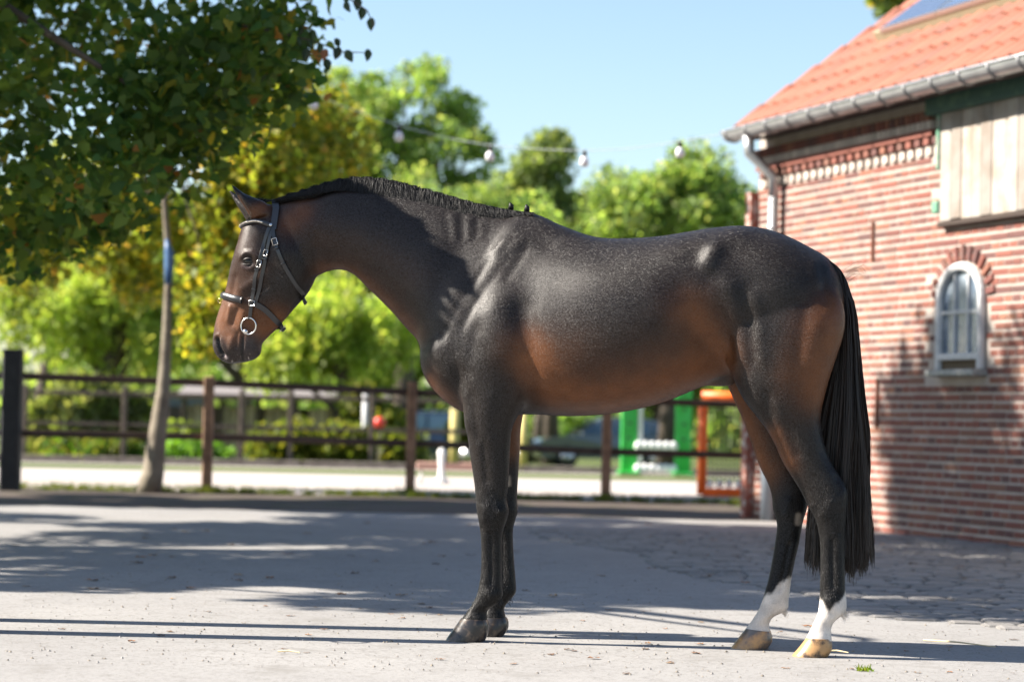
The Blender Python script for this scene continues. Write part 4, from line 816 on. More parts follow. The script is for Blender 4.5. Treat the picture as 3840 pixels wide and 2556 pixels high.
# sheath under the flank
_m = MB(); _m.ball(hp(2690, 1415, 0), .06, 16, (1.5, .55, .62)); _m.ball(hp(2725, 1425, 0), .035, 12, (1, .7, .8))
b = len(ALL_V); ALL_V += _m.v; ALL_F += [tuple(i+b for i in q) for q in _m.f]
tmp = bpy.data.meshes.new('tmp'); tmp.from_pydata([tuple(v) for v in ALL_V], [], ALL_F); tmp.update()
tmpo = bpy.data.objects.new('tmp', tmp); COL.objects.link(tmpo)
rm = tmpo.modifiers.new('r', 'REMESH'); rm.mode = 'VOXEL'; rm.voxel_size = 0.0062; rm.adaptivity = 0
dg = bpy.context.evaluated_depsgraph_get(); ev = tmpo.evaluated_get(dg); me2 = ev.to_mesh()
nv = len(me2.vertices); HV = np.empty(nv*3); me2.vertices.foreach_get('co', HV); HV = HV.reshape(-1, 3)
HQ = np.array([tuple(p.vertices) for p in me2.polygons if len(p.vertices) == 4], np.int64)
ev.to_mesh_clear(); bpy.data.objects.remove(tmpo); bpy.data.meshes.remove(tmp)
E = np.vstack([HQ[:, [0, 1]], HQ[:, [1, 2]], HQ[:, [2, 3]], HQ[:, [3, 0]]])
DEG = np.bincount(E[:, 0], minlength=nv)+np.bincount(E[:, 1], minlength=nv); DEG = np.maximum(DEG, 1)
def lap(X):
    out = np.empty_like(X)
    for k in range(X.shape[1]):
        out[:, k] = np.bincount(E[:, 0], X[E[:, 1], k], nv)+np.bincount(E[:, 1], X[E[:, 0], k], nv)
    return out/DEG[:, None]-X
def smooth(X, it, mask, mu=True):
    m = mask[:, None]
    for i in range(it):
        X = X+.55*m*lap(X)
        if mu: X = X-.57*m*lap(X)
    return X
def ss(x, a, b): t = np.clip((x-a)/(b-a), 0, 1); return t*t*(3-2*t)
def pos_head(V): return 1-ss(V[:, 0], hp(1150, 900)[0]-.05, hp(1250, 900)[0])
one = np.ones(nv)
HV = smooth(HV, 8, one)
body = ss(HV[:, 2], .62, .86)*(1-.9*pos_head(HV))
HV = smooth(HV, 30, body, True)
HV = smooth(HV, 16, body, False)          # soft joins between limbs and trunk
def normals(X):
    a = X[HQ[:, 2]]-X[HQ[:, 0]]; b_ = X[HQ[:, 3]]-X[HQ[:, 1]]; n = np.cross(a, b_); out = np.zeros_like(X)
    for j in range(4):
        for k in range(3): out[:, k] += np.bincount(HQ[:, j], n[:, k], nv)
    return out/np.maximum(np.linalg.norm(out, axis=1), 1e-9)[:, None]
def seg_dist(X, pts, lat):
    """distance in the side view (s,z) from a polyline of pixels"""
    P = np.array([hp(x, y, lat)[[0, 2]] for x, y in pts]); Q = X[:, [0, 2]]
    if len(P) == 1: return np.linalg.norm(Q-P[0], axis=1)
    d = np.full(len(Q), 1e9)
    for i in range(len(P)-1):
        a, b_ = P[i], P[i+1]; ab = b_-a; t = np.clip(((Q-a) @ ab)/max(ab @ ab, 1e-9), 0, 1)
        d = np.minimum(d, np.linalg.norm(Q-(a+t[:, None]*ab), axis=1))
    return d
def sculpt(X, strokes, gain=1.0):
    n = normals(X); amt = np.zeros(len(X)); side = np.clip(np.abs(n[:, 1])*1.6-.25, 0, 1)
    for pts, rpx, mm, lat, which in strokes:
        d = seg_dist(X, pts, lat); r = rpx/970.0
        g = np.exp(-(d/r)**2)
        if which == 'near': g = g*(X[:, 1] < 0)
        elif which == 'far': g = g*(X[:, 1] > 0)
        amt += g*mm*.001*gain
    return X+n*(amt*side)[:, None]
B = 'both'
STROKES = [
    # shoulder blade, its spine, point of shoulder, triceps, elbow
    ([(1915, 870), (1800, 1000), (1700, 1150), (1640, 1300)], 62, 15, .2, B), ([(1880, 905), (1775, 1045), (1690, 1210)], 18, 7, .2, B), ([(1835, 965), (1740, 1110), (1665, 1270)], 15, -8, .2, B),
    ([(1900, 960), (1820, 1080), (1740, 1230)], 16, -7, .2, B), ([(1935, 905), (1860, 1010), (1790, 1120)], 18, 6, .2, B), ([(1960, 930), (1905, 1040)], 16, -5, .2, B),
    ([(1640, 1330), (1655, 1390)], 50, 14, .2, B), ([(1720, 1390), (1738, 1450)], 20, -10, .2, B), ([(1640, 1080), (1600, 1200), (1590, 1290)], 40, -10, .2, B), ([(1700, 920), (1650, 1030)], 50, -8, .2, B),
    ([(1870, 1180), (1885, 1330)], 85, 24, .2, B), ([(1955, 1150), (1985, 1280), (1995, 1400)], 40, -15, .2, B), ([(1985, 1170), (2040, 1320), (2110, 1450)], 45, -13, .2, B),
    ([(1800, 1240), (1760, 1400)], 22, -6, .2, B), ([(1930, 1430), (1940, 1500)], 30, 8, .17, B), ([(1745, 1450), (1765, 1600)], 14, 6, .15, B), ([(1790, 1480), (1805, 1640)], 14, -6, .15, B), ([(1850, 1500), (1850, 1650)], 30, 6, .15, B),
    # chest behind the elbow, ribs, spring of the barrel, flank
    ([(2240, 1120), (2350, 1330)], 170, 9, .3, B), ([(2010, 1440), (2150, 1510), (2350, 1500)], 26, 6, .25, B),
    ([(2560, 1080), (2620, 1200), (2640, 1300)], 70, -20, .28, B), ([(2600, 960), (2660, 1040)], 40, -12, .26, B), ([(2480, 930), (2590, 905)], 30, 6, .26, B),
    ([(2600, 1230), (2680, 1330)], 32, -10, .25, B),
    # withers and back
    ([(1960, 850), (2060, 900)], 34, -7, .1, B), ([(2060, 930), (2300, 960)], 55, -5, .2, B),
    # hip, croup, thigh, stifle
    ([(2672, 930), (2650, 985)], 30, 17, .27, B), ([(2700, 900), (2760, 880)], 40, 8, .2, B), ([(2745, 960), (2800, 1060)], 52, -11, .27, B), ([(2880, 950), (2960, 1010)], 75, 8, .24, B),
    ([(2740, 1080), (2760, 1200), (2775, 1350)], 30, 9, .25, B), ([(2790, 1110), (2812, 1240), (2826, 1360)], 16, -7, .25, B), ([(2830, 1110), (2850, 1230), (2860, 1350)], 20, 6, .25, B),
    ([(2706, 1180), (2735, 1340)], 18, -12, .24, B), ([(2800, 1440), (2830, 1490)], 36, 10, .23, B), ([(2880, 1480), (2895, 1555)], 20, -8, .22, B), ([(2910, 1520), (2920, 1560)], 18, 6, .22, B),
    ([(3075, 1000), (3090, 1080), (3105, 1130)], 18, -9, .2, B), ([(3050, 985), (3070, 1060)], 20, 6, .2, B), ([(3020, 1150), (3000, 1330), (2990, 1480)], 26, -6, .22, B), ([(3090, 1200), (3050, 1350)], 40, 8, .2, B),
    ([(2960, 1600), (2990, 1700)], 16, -6, .2, B), ([(2910, 1640), (2960, 1740)], 24, 6, .2, B), ([(3090, 1690), (3150, 1790)], 15, -7, .17, B),
    # neck
    ([(1250, 830), (1420, 870), (1600, 900)], 80, 6, .1, B), ([(1230, 990), (1350, 1040), (1460, 1130)], 28, 6, .09, B), ([(1190, 900), (1230, 1000)], 26, -9, .09, B), ([(1330, 980), (1500, 1120), (1570, 1220)], 26, -6, .11, B),
    ([(1140, 775), (1260, 755), (1400, 745)], 22, 6, .04, B), ([(1660, 800), (1690, 900)], 11, -4, .1, B), ([(1720, 800), (1735, 890)], 12, -5, .1, B), ([(1780, 815), (1785, 890)], 12, -5, .1, B), ([(1690, 810), (1712, 900)], 11, 4, .1, B), ([(1750, 810), (1760, 890)], 11, 4, .1, B), ([(1830, 830), (1825, 890)], 11, -3, .1, B),
]
HV = sculpt(HV, STROKES, .75)
HV = smooth(HV, 8, ss(HV[:, 2], .7, .9)*(1-pos_head(HV)), False)
HSTROKES = [
    # eye socket, brow, temple, cheek, facial crest, nasal line, nostril, mouth, chin
    ([(930, 978)], 15, -7, .1, B), ([(902, 962), (920, 947), (945, 948), (965, 965)], 9, 8, .1, B), ([(908, 995), (930, 1005), (955, 998)], 7, 5, .1, B), ([(985, 905), (1000, 950)], 24, -8, .1, B),
    ([(1090, 960), (1100, 1030), (1060, 1090)], 62, 12, .09, B), ([(905, 1080), (940, 1060), (985, 1030)], 14, 3.5, .09, B), ([(920, 1115), (1000, 1075)], 18, -5, .08, B), ([(1180, 930), (1178, 1010)], 20, -10, .09, B),
    ([(880, 1040), (862, 1120)], 14, -5, .07, B), ([(890, 1160), (868, 1215)], 10, -5, .06, B), ([(862, 1150), (850, 1200)], 8, 4, .06, B), ([(915, 1170), (895, 1230)], 9, 4, .06, B),
    ([(812, 1272), (818, 1300), (834, 1332)], 10, -17, .05, B), ([(826, 1272), (838, 1300), (850, 1326)], 7, 6, .05, B), ([(803, 1262), (815, 1258)], 7, 4, .05, B), ([(868, 1270), (862, 1310)], 12, 4, .055, B),
    ([(912, 1255), (909, 1300), (906, 1358)], 5.5, -7, .05, B), ([(893, 1250), (885, 1300)], 7, -3, .05, B), ([(940, 1300)], 24, 4, .04, B), ([(1000, 1190), (1060, 1150)], 20, -4, .06, B),
    ([(935, 800), (915, 765), (893, 730)], 7, -6, .08, B),
]
HV = sculpt(HV, HSTROKES)
def lstrokes(fn, latk, which):
    return [(p, r, a, latk, which) for p, r, a in fn]
LST = lstrokes([([(1845, 2000), (1846, 2190)], 7, -5), ([(1868, 2000), (1870, 2190)], 7, 3), ([(1820, 2010), (1822, 2180)], 9, 2), ([(1830, 1900), (1825, 1940)], 14, 4), ([(1880, 1915)], 10, 5), ([(1812, 1975)], 9, -3), ([(1840, 2225)], 16, 4), ([(1852, 2262)], 9, -3),
                ([(1830, 1660), (1835, 1800)], 12, -4), ([(1870, 1650), (1872, 1820)], 14, 3)], .13, 'near')
LST += lstrokes([([(1888, 2000), (1893, 2170)], 7, -5), ([(1912, 2000), (1918, 2180)], 7, 3), ([(1885, 2215)], 16, 4)], -.145, 'far')
LST += lstrokes([([(3122, 2020), (3125, 2200)], 7, -6), ([(3148, 2010), (3150, 2210)], 8, 3), ([(3095, 2030), (3095, 2190)], 9, 2), ([(3120, 1880), (3090, 1930)], 16, 5), ([(3140, 1790), (3150, 1840)], 12, -4), ([(3165, 1840), (3160, 1900)], 9, 4), ([(3045, 1900)], 12, 4), ([(3115, 2250)], 18, 4), ([(3125, 2300)], 10, -4)], .135, 'near')
LST += lstrokes([([(2962, 2040), (2930, 2210)], 7, -6), ([(2980, 2040), (2950, 2210)], 7, 3), ([(2960, 1880), (2950, 1930)], 16, 5), ([(2905, 2260)], 16, 4)], -.1, 'far')
HV = sculpt(HV, LST)
HV = smooth(HV, 2, one)
hme = np_mesh('body', HV, HQ, None, True)

# coat colours (linear albedo) painted per vertex
dark = np.array([.0108, .0076, .0064]); brown = np.array([.125, .044, .014]); mid = np.array([.034, .0155, .009]); tan = np.array([.15, .062, .028])
black = np.array([.005, .0046, .0046]); white = np.array([.6, .55, .5])
C = np.tile(dark, (nv, 1))
Ys = HV[:, 1]
def blob(pts, rpx, lat, colr, k=1.0, mask=None, sharp=2):
    global C
    d = seg_dist(HV, pts, lat); g = k*np.exp(-(d/(rpx/970.0))**sharp)
    if mask is not None: g = g*mask
    C = C*(1-g[:, None])+colr*g[:, None]
hd = pos_head(HV)
zz = HV[:, 2]
# belly, flank, behind the elbow
blob([(1990, 1330), (2080, 1460), (2250, 1500), (2450, 1460), (2600, 1390)], 82, .25, brown, .95)
blob([(2590, 1170), (2650, 1260), (2690, 1330)], 75, .25, brown, .9)
blob([(2150, 1340), (2300, 1400), (2450, 1340)], 110, .3, brown, .22)
blob([(1975, 1290), (1990, 1400)], 60, .22, brown, .28)
# buttock and rear thigh, gaskin front
blob([(3130, 1180), (3120, 1270), (3080, 1380), (3060, 1470)], 75, .2, brown, .95)
blob([(3040, 1250), (2990, 1400)], 70, .2, brown, .45)
blob([(2900, 1640), (2950, 1740)], 42, .2, brown, .55, Ys < 0.02)
blob([(2760, 1500), (2800, 1640), (2860, 1760)], 75, -.15, brown, 1.0, Ys > 0.02)
blob([(1960, 1560), (1950, 1680)], 50, -.15, brown, .9, Ys > 0.02)
# throat, under neck, chest front, head
blob([(1200, 1020), (1320, 1030), (1450, 1140), (1560, 1260)], 45, .08, brown, .6)
blob([(1200, 880), (1400, 950), (1550, 1050)], 90, .1, mid, .6)
blob([(1090, 830), (1130, 800)], 55, .07, brown, .6)
blob([(1620, 1430), (1700, 1530)], 40, .1, brown, .7)
blob([(900, 900), (880, 1050), (960, 1000)], 75, .09, mid, 1.0)
blob([(850, 1130), (835, 1200), (890, 1200)], 58, .06, tan, 1.0)
blob([(870, 1260), (850, 1240)], 40, .06, tan, .75)
blob([(990, 1240), (1040, 1200)], 55, .05, brown, .95)
blob([(940, 1180), (960, 1230)], 40, .06, brown, .9)
blob([(960, 800), (990, 780)], 30, .07, brown, .6)
blob([(932, 800), (910, 765), (897, 742)], 10, .07, tan, .95)
blob([(872, 700), (884, 716)], 14, .06, black, 1.0)
blob([(1095, 1020)], 60, .09, dark, .5)
# muzzle, nostril, lips, mouth, eye rim
blob([(815, 1290), (850, 1345)], 26, .05, np.array([.03, .022, .02]), .95); blob([(895, 1330)], 30, .05, np.array([.04, .028, .024]), .85); blob([(940, 1325), (945, 1280)], 36, .04, np.array([.045, .034, .032]), .9)
blob([(812, 1272), (818, 1300), (834, 1330)], 9, .05, black, 1.0, None, 4); blob([(911, 1262), (908, 1310), (905, 1358)], 4.5, .05, black, 1.0)
blob([(840, 1332), (848, 1340)], 6, .05, np.array([.3, .25, .25]), .8)
blob([(930, 978)], 26, .1, black, .95); blob([(905, 1000), (935, 1006)], 6, .1, np.array([.09, .06, .06]), .6)
# white hair on the forehead
d = seg_dist(HV, [(883, 940), (876, 975)], 0); g = np.exp(-(d/.010)**2)*(np.abs(Ys) < .03); C = C*(1-g[:, None])+white*g[:, None]*.9
# lower legs black
lm = (1-ss(zz, .45, .72))[:, None]; C = C*(1-.85*lm)+black*lm*.85
blob([(2900, 1640), (2940, 1720)], 34, .2, brown, .4, Ys < 0.02)
# sheath
blob([(2660, 1400), (2720, 1425)], 30, 0, np.array([.05, .042, .04]), .9, (np.abs(Ys) < .07)*1.0)
# chestnuts
blob([(1913, 1790), (1914, 1812)], 11, -.145, np.array([.3, .25, .2]), .95, (Ys > .09)*1.0, 4)
blob([(2998, 1930), (2996, 1958)], 11, -.12, np.array([.3, .25, .2]), .95, (Ys > .07)*1.0, 4)
# hind socks: white with a ragged upper edge, black front of the near fetlock
nz = np.sin(HV[:, 0]*160)*.004+np.sin(HV[:, 1]*190+1)*.004+np.sin(HV[:, 0]*67+HV[:, 1]*90)*.006
far_h = (HV[:, 0] > .9) & (Ys > 0); near_h = (HV[:, 0] > .9) & (Ys <= 0)
s0f = hp(2900, 2250, -.09)[0]; s0n = hp(3120, 2250, .13)[0]
edge_f = .235+(HV[:, 0]-s0f)*.75; edge_n = .175+np.abs(HV[:, 0]-s0n+.004)*1.25
nz = nz+RNG.normal(size=nv)*.0016; gf = far_h*ss(edge_f+nz-zz, -.008, .012); gn = near_h*ss(edge_n+nz-zz, -.008, .012)
g = np.clip(gf+gn, 0, 1)[:, None]; C = C*(1-g)+white*g
at = hme.color_attributes.new('coat', 'FLOAT_COLOR', 'POINT'); at.data.foreach_set('color', np.hstack([C, (1-.4*lm)]).astype(np.float32).ravel())

# coat shader: short glossy hair
def coat_material():
    m = bpy.data.materials.new('horse_coat'); m.use_nodes = True; nt = m.node_tree; N = nt.nodes; L = nt.links; b = N['Principled BSDF']
    a = N.new('ShaderNodeAttribute'); a.attribute_name = 'coat'; tc = N.new('ShaderNodeTexCoord')
    m0 = N.new('ShaderNodeMapping'); m0.inputs['Rotation'].default_value = (0, -.6, 0); L.new(tc.outputs['Object'], m0.inputs['Vector'])
    mp = N.new('ShaderNodeMapping'); mp.inputs['Scale'].default_value = (.25, 1.0, 1.0); L.new(m0.outputs[0], mp.inputs['Vector'])
    def nz(sc, det, v): t = N.new('ShaderNodeTexNoise'); t.inputs['Scale'].default_value = sc; t.inputs['Detail'].default_value = det; L.new(v, t.inputs['Vector']); return t.outputs['Fac']
    def mr(i, a0, a1, b0, b1): r = N.new('ShaderNodeMapRange'); r.inputs[1].default_value = a0; r.inputs[2].default_value = a1; r.inputs[3].default_value = b0; r.inputs[4].default_value = b1; L.new(i, r.inputs[0]); return r.outputs[0]
    fine = nz(900, 1.0, mp.outputs[0]); broad = nz(14, 4, tc.outputs['Object']); sp = nz(450, 1.0, mp.outputs[0])
    mu = N.new('ShaderNodeMath'); mu.operation = 'MULTIPLY'; L.new(mr(fine, .3, .7, .85, 1.16), mu.inputs[0]); L.new(mr(broad, .3, .7, .78, 1.22), mu.inputs[1])
    hs = N.new('ShaderNodeHueSaturation'); L.new(a.outputs['Color'], hs.inputs['Color']); L.new(mu.outputs[0], hs.inputs['Value']); L.new(hs.outputs[0], b.inputs['Base Color'])
    bp = N.new('ShaderNodeBump'); bp.inputs['Strength'].default_value = .45; bp.inputs['Distance'].default_value = .0014; L.new(fine, bp.inputs['Height']); L.new(bp.outputs[0], b.inputs['Normal'])
    b.inputs['Roughness'].default_value = .34; b.inputs['IOR'].default_value = 1.45; b.inputs['Coat Weight'].default_value = .10; b.inputs['Coat Roughness'].default_value = .66; b.inputs['Coat IOR'].default_value = 1.42
    sm = N.new('ShaderNodeMath'); sm.operation = 'MULTIPLY'; L.new(mr(sp, .35, .65, .11, .44), sm.inputs[0]); L.new(a.outputs['Alpha'], sm.inputs[1]); L.new(sm.outputs[0], b.inputs['Specular IOR Level'])
    return m
hme.materials.append(coat_material())
BODY = link(bpy.data.objects.new('body', hme), HORSE)
BVH = BVHTree.FromPolygons([tuple(v) for v in HV], [tuple(q) for q in HQ])

# short body hair lying tail-wards and down, sampled over the skin
def body_hair(n):
    rg = np.random.default_rng(77); q = HV[HQ]; fa = np.linalg.norm(np.cross(q[:, 2]-q[:, 0], q[:, 3]-q[:, 1]), axis=1)*.5
    wgt = fa*(q[:, :, 1].mean(1) < .14); f = rg.choice(len(HQ), n, p=wgt/wgt.sum()); u, v = rg.random((n, 1)), rg.random((n, 1)); qq = HV[HQ[f]]
    P = (qq[:, 0]*(1-u)+qq[:, 1]*u)*(1-v)+(qq[:, 3]*(1-u)+qq[:, 2]*u)*v
    nn = normals(HV); N_ = nn[HQ[f]].mean(1); N_ /= np.linalg.norm(N_, axis=1)[:, None]
    h = pos_head(P); low = 1-ss(P[:, 2], .75, 1.0)
    D = np.stack([.75*(1-low)*(1-h)+.12*low-.15*h, np.zeros(n), -.55*(1-low)-1.0*low-.8*h], axis=1); D[:, 2] -= .25*np.sin(P[:, 0]*9)*(1-low)
    D += rg.normal(size=(n, 3))*.16; D -= N_*(D*N_).sum(1)[:, None]; D /= np.maximum(np.linalg.norm(D, axis=1), 1e-6)[:, None]
    T = np.cross(N_, D); T = T+N_*rg.normal(size=(n, 1))*.4; T /= np.linalg.norm(T, axis=1)[:, None]
    Ln = (.0038+.003*rg.random((n, 1)))*(1-.45*h[:, None]); w = .0003*(.7+.6*rg.random((n, 1))); tip = P+D*Ln+N_*Ln*(.06+.26*rg.random((n, 1)))
    V = np.stack([P-T*w, P+T*w, tip+T*w*.3, tip-T*w*.3], axis=1).reshape(-1, 3)
    col = C[HQ[f]].mean(1)*(.7+.75*rg.random((n, 1)))
    me = np_mesh('coat_hair', V, np.arange(n*4).reshape(n, 4), mat('coat_hair', (.02, .015, .013), .55, attr='col', spec=.6), False, col)
    o = link(bpy.data.objects.new('coat_hair', me), HORSE); o['kind'] = 'stuff'
body_hair(400000)

# hooves
M_HOOF = {'FN': mat('hoof_dark', (.022, .019, .018), .3, noise=(40, (.12, .085, .06), .5, .75), bump=(60, .3, .002)), 'FF': None, 'HN': None, 'HF': None}
M_HOOF['FF'] = M_HOOF['FN']; M_HOOF['HN'] = mat('hoof_pale', (.42, .24, .1), .4, noise=(22, (.07, .045, .03), .5, .64), bump=(60, .3, .002)); M_HOOF['HF'] = mat('hoof_striped', (.10, .09, .085), .3, noise=(12, (.42, .24, .1), .42, .58), bump=(60, .3, .002))
HL = {'FN': 'dark grey front hoof', 'FF': 'dark front hoof with a brown heel', 'HN': 'pale ochre hind hoof', 'HF': 'hind hoof with a grey toe and ochre heel'}
for k, sec in HOOVES.items():
    v, f = loft(sec, 4, 28, zfix_for(k)); v = np.array(v); lo = v[:, 2].min(); v[:, 2] = np.maximum(v[:, 2], .001)
    h = mesh_obj('hoof', v, f, M_HOOF[k], HORSE, True); h['label'] = HL[k]

# eye
for sgn in (1, -1):
    c0 = hp(930, 979, .09*sgn)
    hit = BVH.ray_cast(Vector((c0[0], -.3*sgn, c0[2])), Vector((0, sgn, 0)))
    y = hit[0].y if hit[0] else -.1*sgn
    ec = np.array([c0[0]+.001, y+.009*sgn, c0[2]])
    e = MB().ball(ec, .0205, 20, (1.0, .8, .8)).build('eye', mat('horse_eye', (.006, .004, .003), .08, spec=.5), HORSE, True)
    def lid(a0, a1, r, tilt):
        V = []; nu, nw = 14, 5
        for i in range(nu+1):
            u = math.pi*(.06+.88*i/nu)
            for k in range(nw+1):
                t = math.radians(a0+(a1-a0)*k/nw); x = -math.cos(u); q = math.sin(u); V.append((ec[0]+r*1.12*x, ec[1]-sgn*r*.88*q*math.cos(t), ec[2]+r*.9*q*math.sin(t)+tilt*x))
        F = [(i*(nw+1)+k, i*(nw+1)+k+1, (i+1)*(nw+1)+k+1, (i+1)*(nw+1)+k) for i in range(nu) for k in range(nw)]
        o = mesh_obj('eyelid', V, F, mat('eyelid_skin', (.022, .016, .014), .5, bump=(300, .4, .001)), e, True); o.modifiers.new('t', 'SOLIDIFY').thickness = .0028; return o
    lid(18, 110, .0225, .003); lid(-110, -32, .0222, .003)

# hair ribbons ------------------------------------------------------
def ribbons(name, curves, w0, w1, material, parent):
    """curves (n, m, 3); flat tapered strips whose face turns about the strand"""
    curves = np.asarray(curves); n, m, _ = curves.shape
    t = np.gradient(curves, axis=1); t /= np.maximum(np.linalg.norm(t, axis=2), 1e-9)[:, :, None]
    r = RNG.normal(size=(n, 1, 3)); r[:, :, 1] *= .35
    side = np.cross(t, np.cross(r, t)); side /= np.maximum(np.linalg.norm(side, axis=2), 1e-9)[:, :, None]
    w = np.linspace(1, 0, m)[None, :, None]**.7*(w0-w1)+w1
    V = np.stack([curves-side*w, curves+side*w], axis=2).reshape(-1, 3)
    i = np.arange(n)[:, None]*m*2+np.arange(m-1)[None, :]*2; i = i.ravel()
    F = np.stack([i, i+1, i+3, i+2], axis=1)
    me = np_mesh(name, V, F, material, True)
    return link(bpy.data.objects.new(name, me), parent)
M_MANE = mat('mane_hair', (.009, .0085, .009), .55, spec=.3, vary=.5)
M_TAIL = mat('tail_hair', (.012, .0095, .009), .48, spec=.4, vary=((.7, .7, .7), (1.1, 1, .9), (1.6, 1.2, .9)), noise=(3, (.02, .014, .011), .4, .6))
CREST = crom([(1048, 757), (1100, 742), (1180, 728), (1270, 706), (1350, 697), (1430, 700), (1505, 712), (1607, 736), (1690, 757), (1787, 780), (1860, 792), (1930, 800), (1990, 802)], 12)
def crest_pt(u):
    i = u*(len(CREST)-1); k = int(min(i, len(CREST)-2)); q = CREST[k]*(1-(i-k))+CREST[k+1]*(i-k); return q
cur = []
for i in range(17000):
    u = RNG.random(); x, y = crest_pt(u)
    sc = .5+.5*math.cos(2*math.pi*x/46.0+1.3*math.sin(x/61.0))             # plait scallops
    lift = np.interp(x, [1048, 1110, 1200, 1350, 1480, 1650, 1850, 1990], [2, 14, 30, 34, 30, 24, 15, 4])*(.82+.2*sc)*(.55+.5*RNG.random())
    fall = np.interp(x, [1048, 1200, 1330, 1400, 1500, 1700, 1900, 1990], [0, 6, 22, 42, 52, 48, 26, 8])*(.85+.25*sc)*(.35+.75*RNG.random())
    lat = RNG.normal()*.008
    p0 = hp(x, y+20, 0); p0[1] = -lat
    xx = x+RNG.normal()*10-4*(sc-.5); near = 1 if RNG.random() < .8 else -1
    top = hp(x+(xx-x)*.5, y-lift, 0); top[1] = -(lat+near*.012)
    m1 = hp(xx, y-lift*.72+fall*.15, 0); m1[1] = -near*(.026+.008*RNG.random())
    e1 = hp(xx+RNG.normal()*11, y+fall, 0); e1[1] = -near*(.034+.016*fall/50+.006*RNG.random())
    cur.append(crom([p0, top, m1, e1], 2))
ribbons('mane', cur, .0007, .0002, M_MANE, HORSE)['label'] = 'short black plaited mane along the crest'
# little plait tufts
for px, py in ((1915, 776), (1975, 783)):
    kn = MB(); c = hp(px, py, 0); kn.tube([c+np.array([0, 0, -.01]), c+np.array([.003, -.004, .006]), c+np.array([-.002, -.006, .016])], [.012, .010, .003], 8)
    kn.build('mane_tuft', M_MANE, HORSE, True)
# forelock
cur = []
for i in range(160):
    p0 = hp(960+RNG.normal()*12, 772+RNG.normal()*5, 0); p0[1] = RNG.normal()*.012
    e = hp(985+RNG.normal()*14, 752+RNG.normal()*5, 0); e[1] = RNG.normal()*.02
    cur.append(crom([p0, (p0+e)/2+np.array([0, 0, .006]), e], 3))
ribbons('forelock', cur, .0016, .0005, M_MANE, HORSE)
# tail
cur = []
LOCKS = [(np.clip(RNG.normal(.5, .28), 0, 1.03), RNG.normal()*9, RNG.random()*6.3, RNG.normal()*26, RNG.normal()*.028) for _ in range(90)]
for i in range(8000):
    u = RNG.random(); v = RNG.random()**1.15
    LK = LOCKS[RNG.integers(90)]; w = np.clip(LK[0]+RNG.normal()*.035, -.02, 1.06)             # across the tail, 0 left 1 right
    dk = .05+.95*v*v                                       # where on the dock it starts
    d0 = crom([(3110, 976), (3150, 1010), (3180, 1070), (3192, 1150), (3190, 1240)], 8); q = d0[int(dk*(len(d0)-1)*.9)]
    lat = LK[4]+RNG.normal()*.008
    r_edge = np.array([(3183, 1060), (3204, 1180), (3220, 1359), (3228, 1512), (3240, 1666), (3250, 1819), (3257, 1972), (3260, 2120)])
    l_edge = np.array([(3130, 1060), (3125, 1180), (3100, 1359), (3075, 1512), (3055, 1666), (3042, 1819), (3032, 1972), (3026, 2120)])
    pts = [q]; latl = [lat*.4]
    end = 2110+LK[3]*.8+RNG.normal()*14-(30 if RNG.random() < .3 else 0)*RNG.random()*3-(60*(.3-w) if w < .3 else 0)
    wob = RNG.normal()*3
    for k, yy in enumerate(np.linspace(max(q[1]+60, 1130), end, 9)):
        xl = np.interp(yy, l_edge[:, 1], l_edge[:, 0]); xr = np.interp(yy, r_edge[:, 1], r_edge[:, 0])
        f = (k+1)/9; ww = (w*.75+.25)*(1-f)+w*f
        pts.append(np.array([xl+(xr-xl)*ww+LK[1]*math.sin(k*.85+LK[2])*min(1, k/4)+wob*math.sin(k*1.1+u*6)*.6+RNG.normal()*1.2, yy])); latl.append(lat*(.5+.9*f))
    c = np.array([hp(a, b_, 0)+np.array([0, -l_, 0]) for (a, b_), l_ in zip(pts, latl)]); cur.append(crom(c, 2))
ribbons('tail', cur, .0013, .0004, M_TAIL, HORSE)['label'] = 'long black tail with a blunt rusty end'
cur = []
for i in range(34):   # stray hairs on the dock
    q = np.array([3150+RNG.random()*40, 1010+RNG.random()*60]); p0 = hp(q[0], q[1], 0); e = p0+np.array([.03+.03*RNG.random(), RNG.normal()*.02, .012+.02*RNG.random()]); f2 = e+np.array([.03, 0, -.03])
    cur.append(crom([p0, e, f2], 3))
ribbons('stray_hair', cur, .0005, .0002, mat('stray_tail_hair', (.25, .15, .09), .5), HORSE)

# tufts at the back of the fetlocks and a few whiskers
M_FW = mat('white_fetlock_hair', (.6, .54, .48), .6); M_FB = mat('black_fetlock_hair', (.012, .011, .011), .5)
for (px, py, lat, m_, k) in ((1872, 2262, .113, M_FB, 'FN'), (1912, 2240, -.145, M_FB, 'FF'), (3168, 2303, .13, M_FW, 'HN'), (2945, 2303, -.085, M_FW, 'HF')):
    zf = zfix_for(k); cur = []
    for i in range(110):
        p0 = hp(px-10+RNG.normal()*5, py-14+RNG.normal()*10, lat); p0[2] = zf(p0[2]); p0[1] += RNG.normal()*.010
        e = p0+np.array([.010+.006*RNG.random(), RNG.normal()*.006, -.010-.012*RNG.random()]); cur.append(crom([p0, (p0+e)/2+np.array([.004, 0, .002]), e], 2))
    ribbons('fetlock_hair', cur, .0008, .0002, m_, HORSE)
cur = []
for i in range(36):
    x, y = RNG.choice([(850, 1345), (880, 1355), (940, 1340), (965, 1315), (835, 1335), (870, 1310), (900, 1340)])+RNG.normal(size=2)*9; sg = 1 if RNG.random() < .6 else -1
    c0 = hp(x, y, .05*sg); q = BVH.find_nearest(Vector(c0)); p0 = np.array(q[0]); e = p0+np.array(q[1])*(.012+.02*RNG.random())+np.array([.002, 0, -.010*RNG.random()])+RNG.normal(size=3)*.004; cur.append(crom([p0, (p0+e)/2+np.array([0, 0, .002]), e], 2))
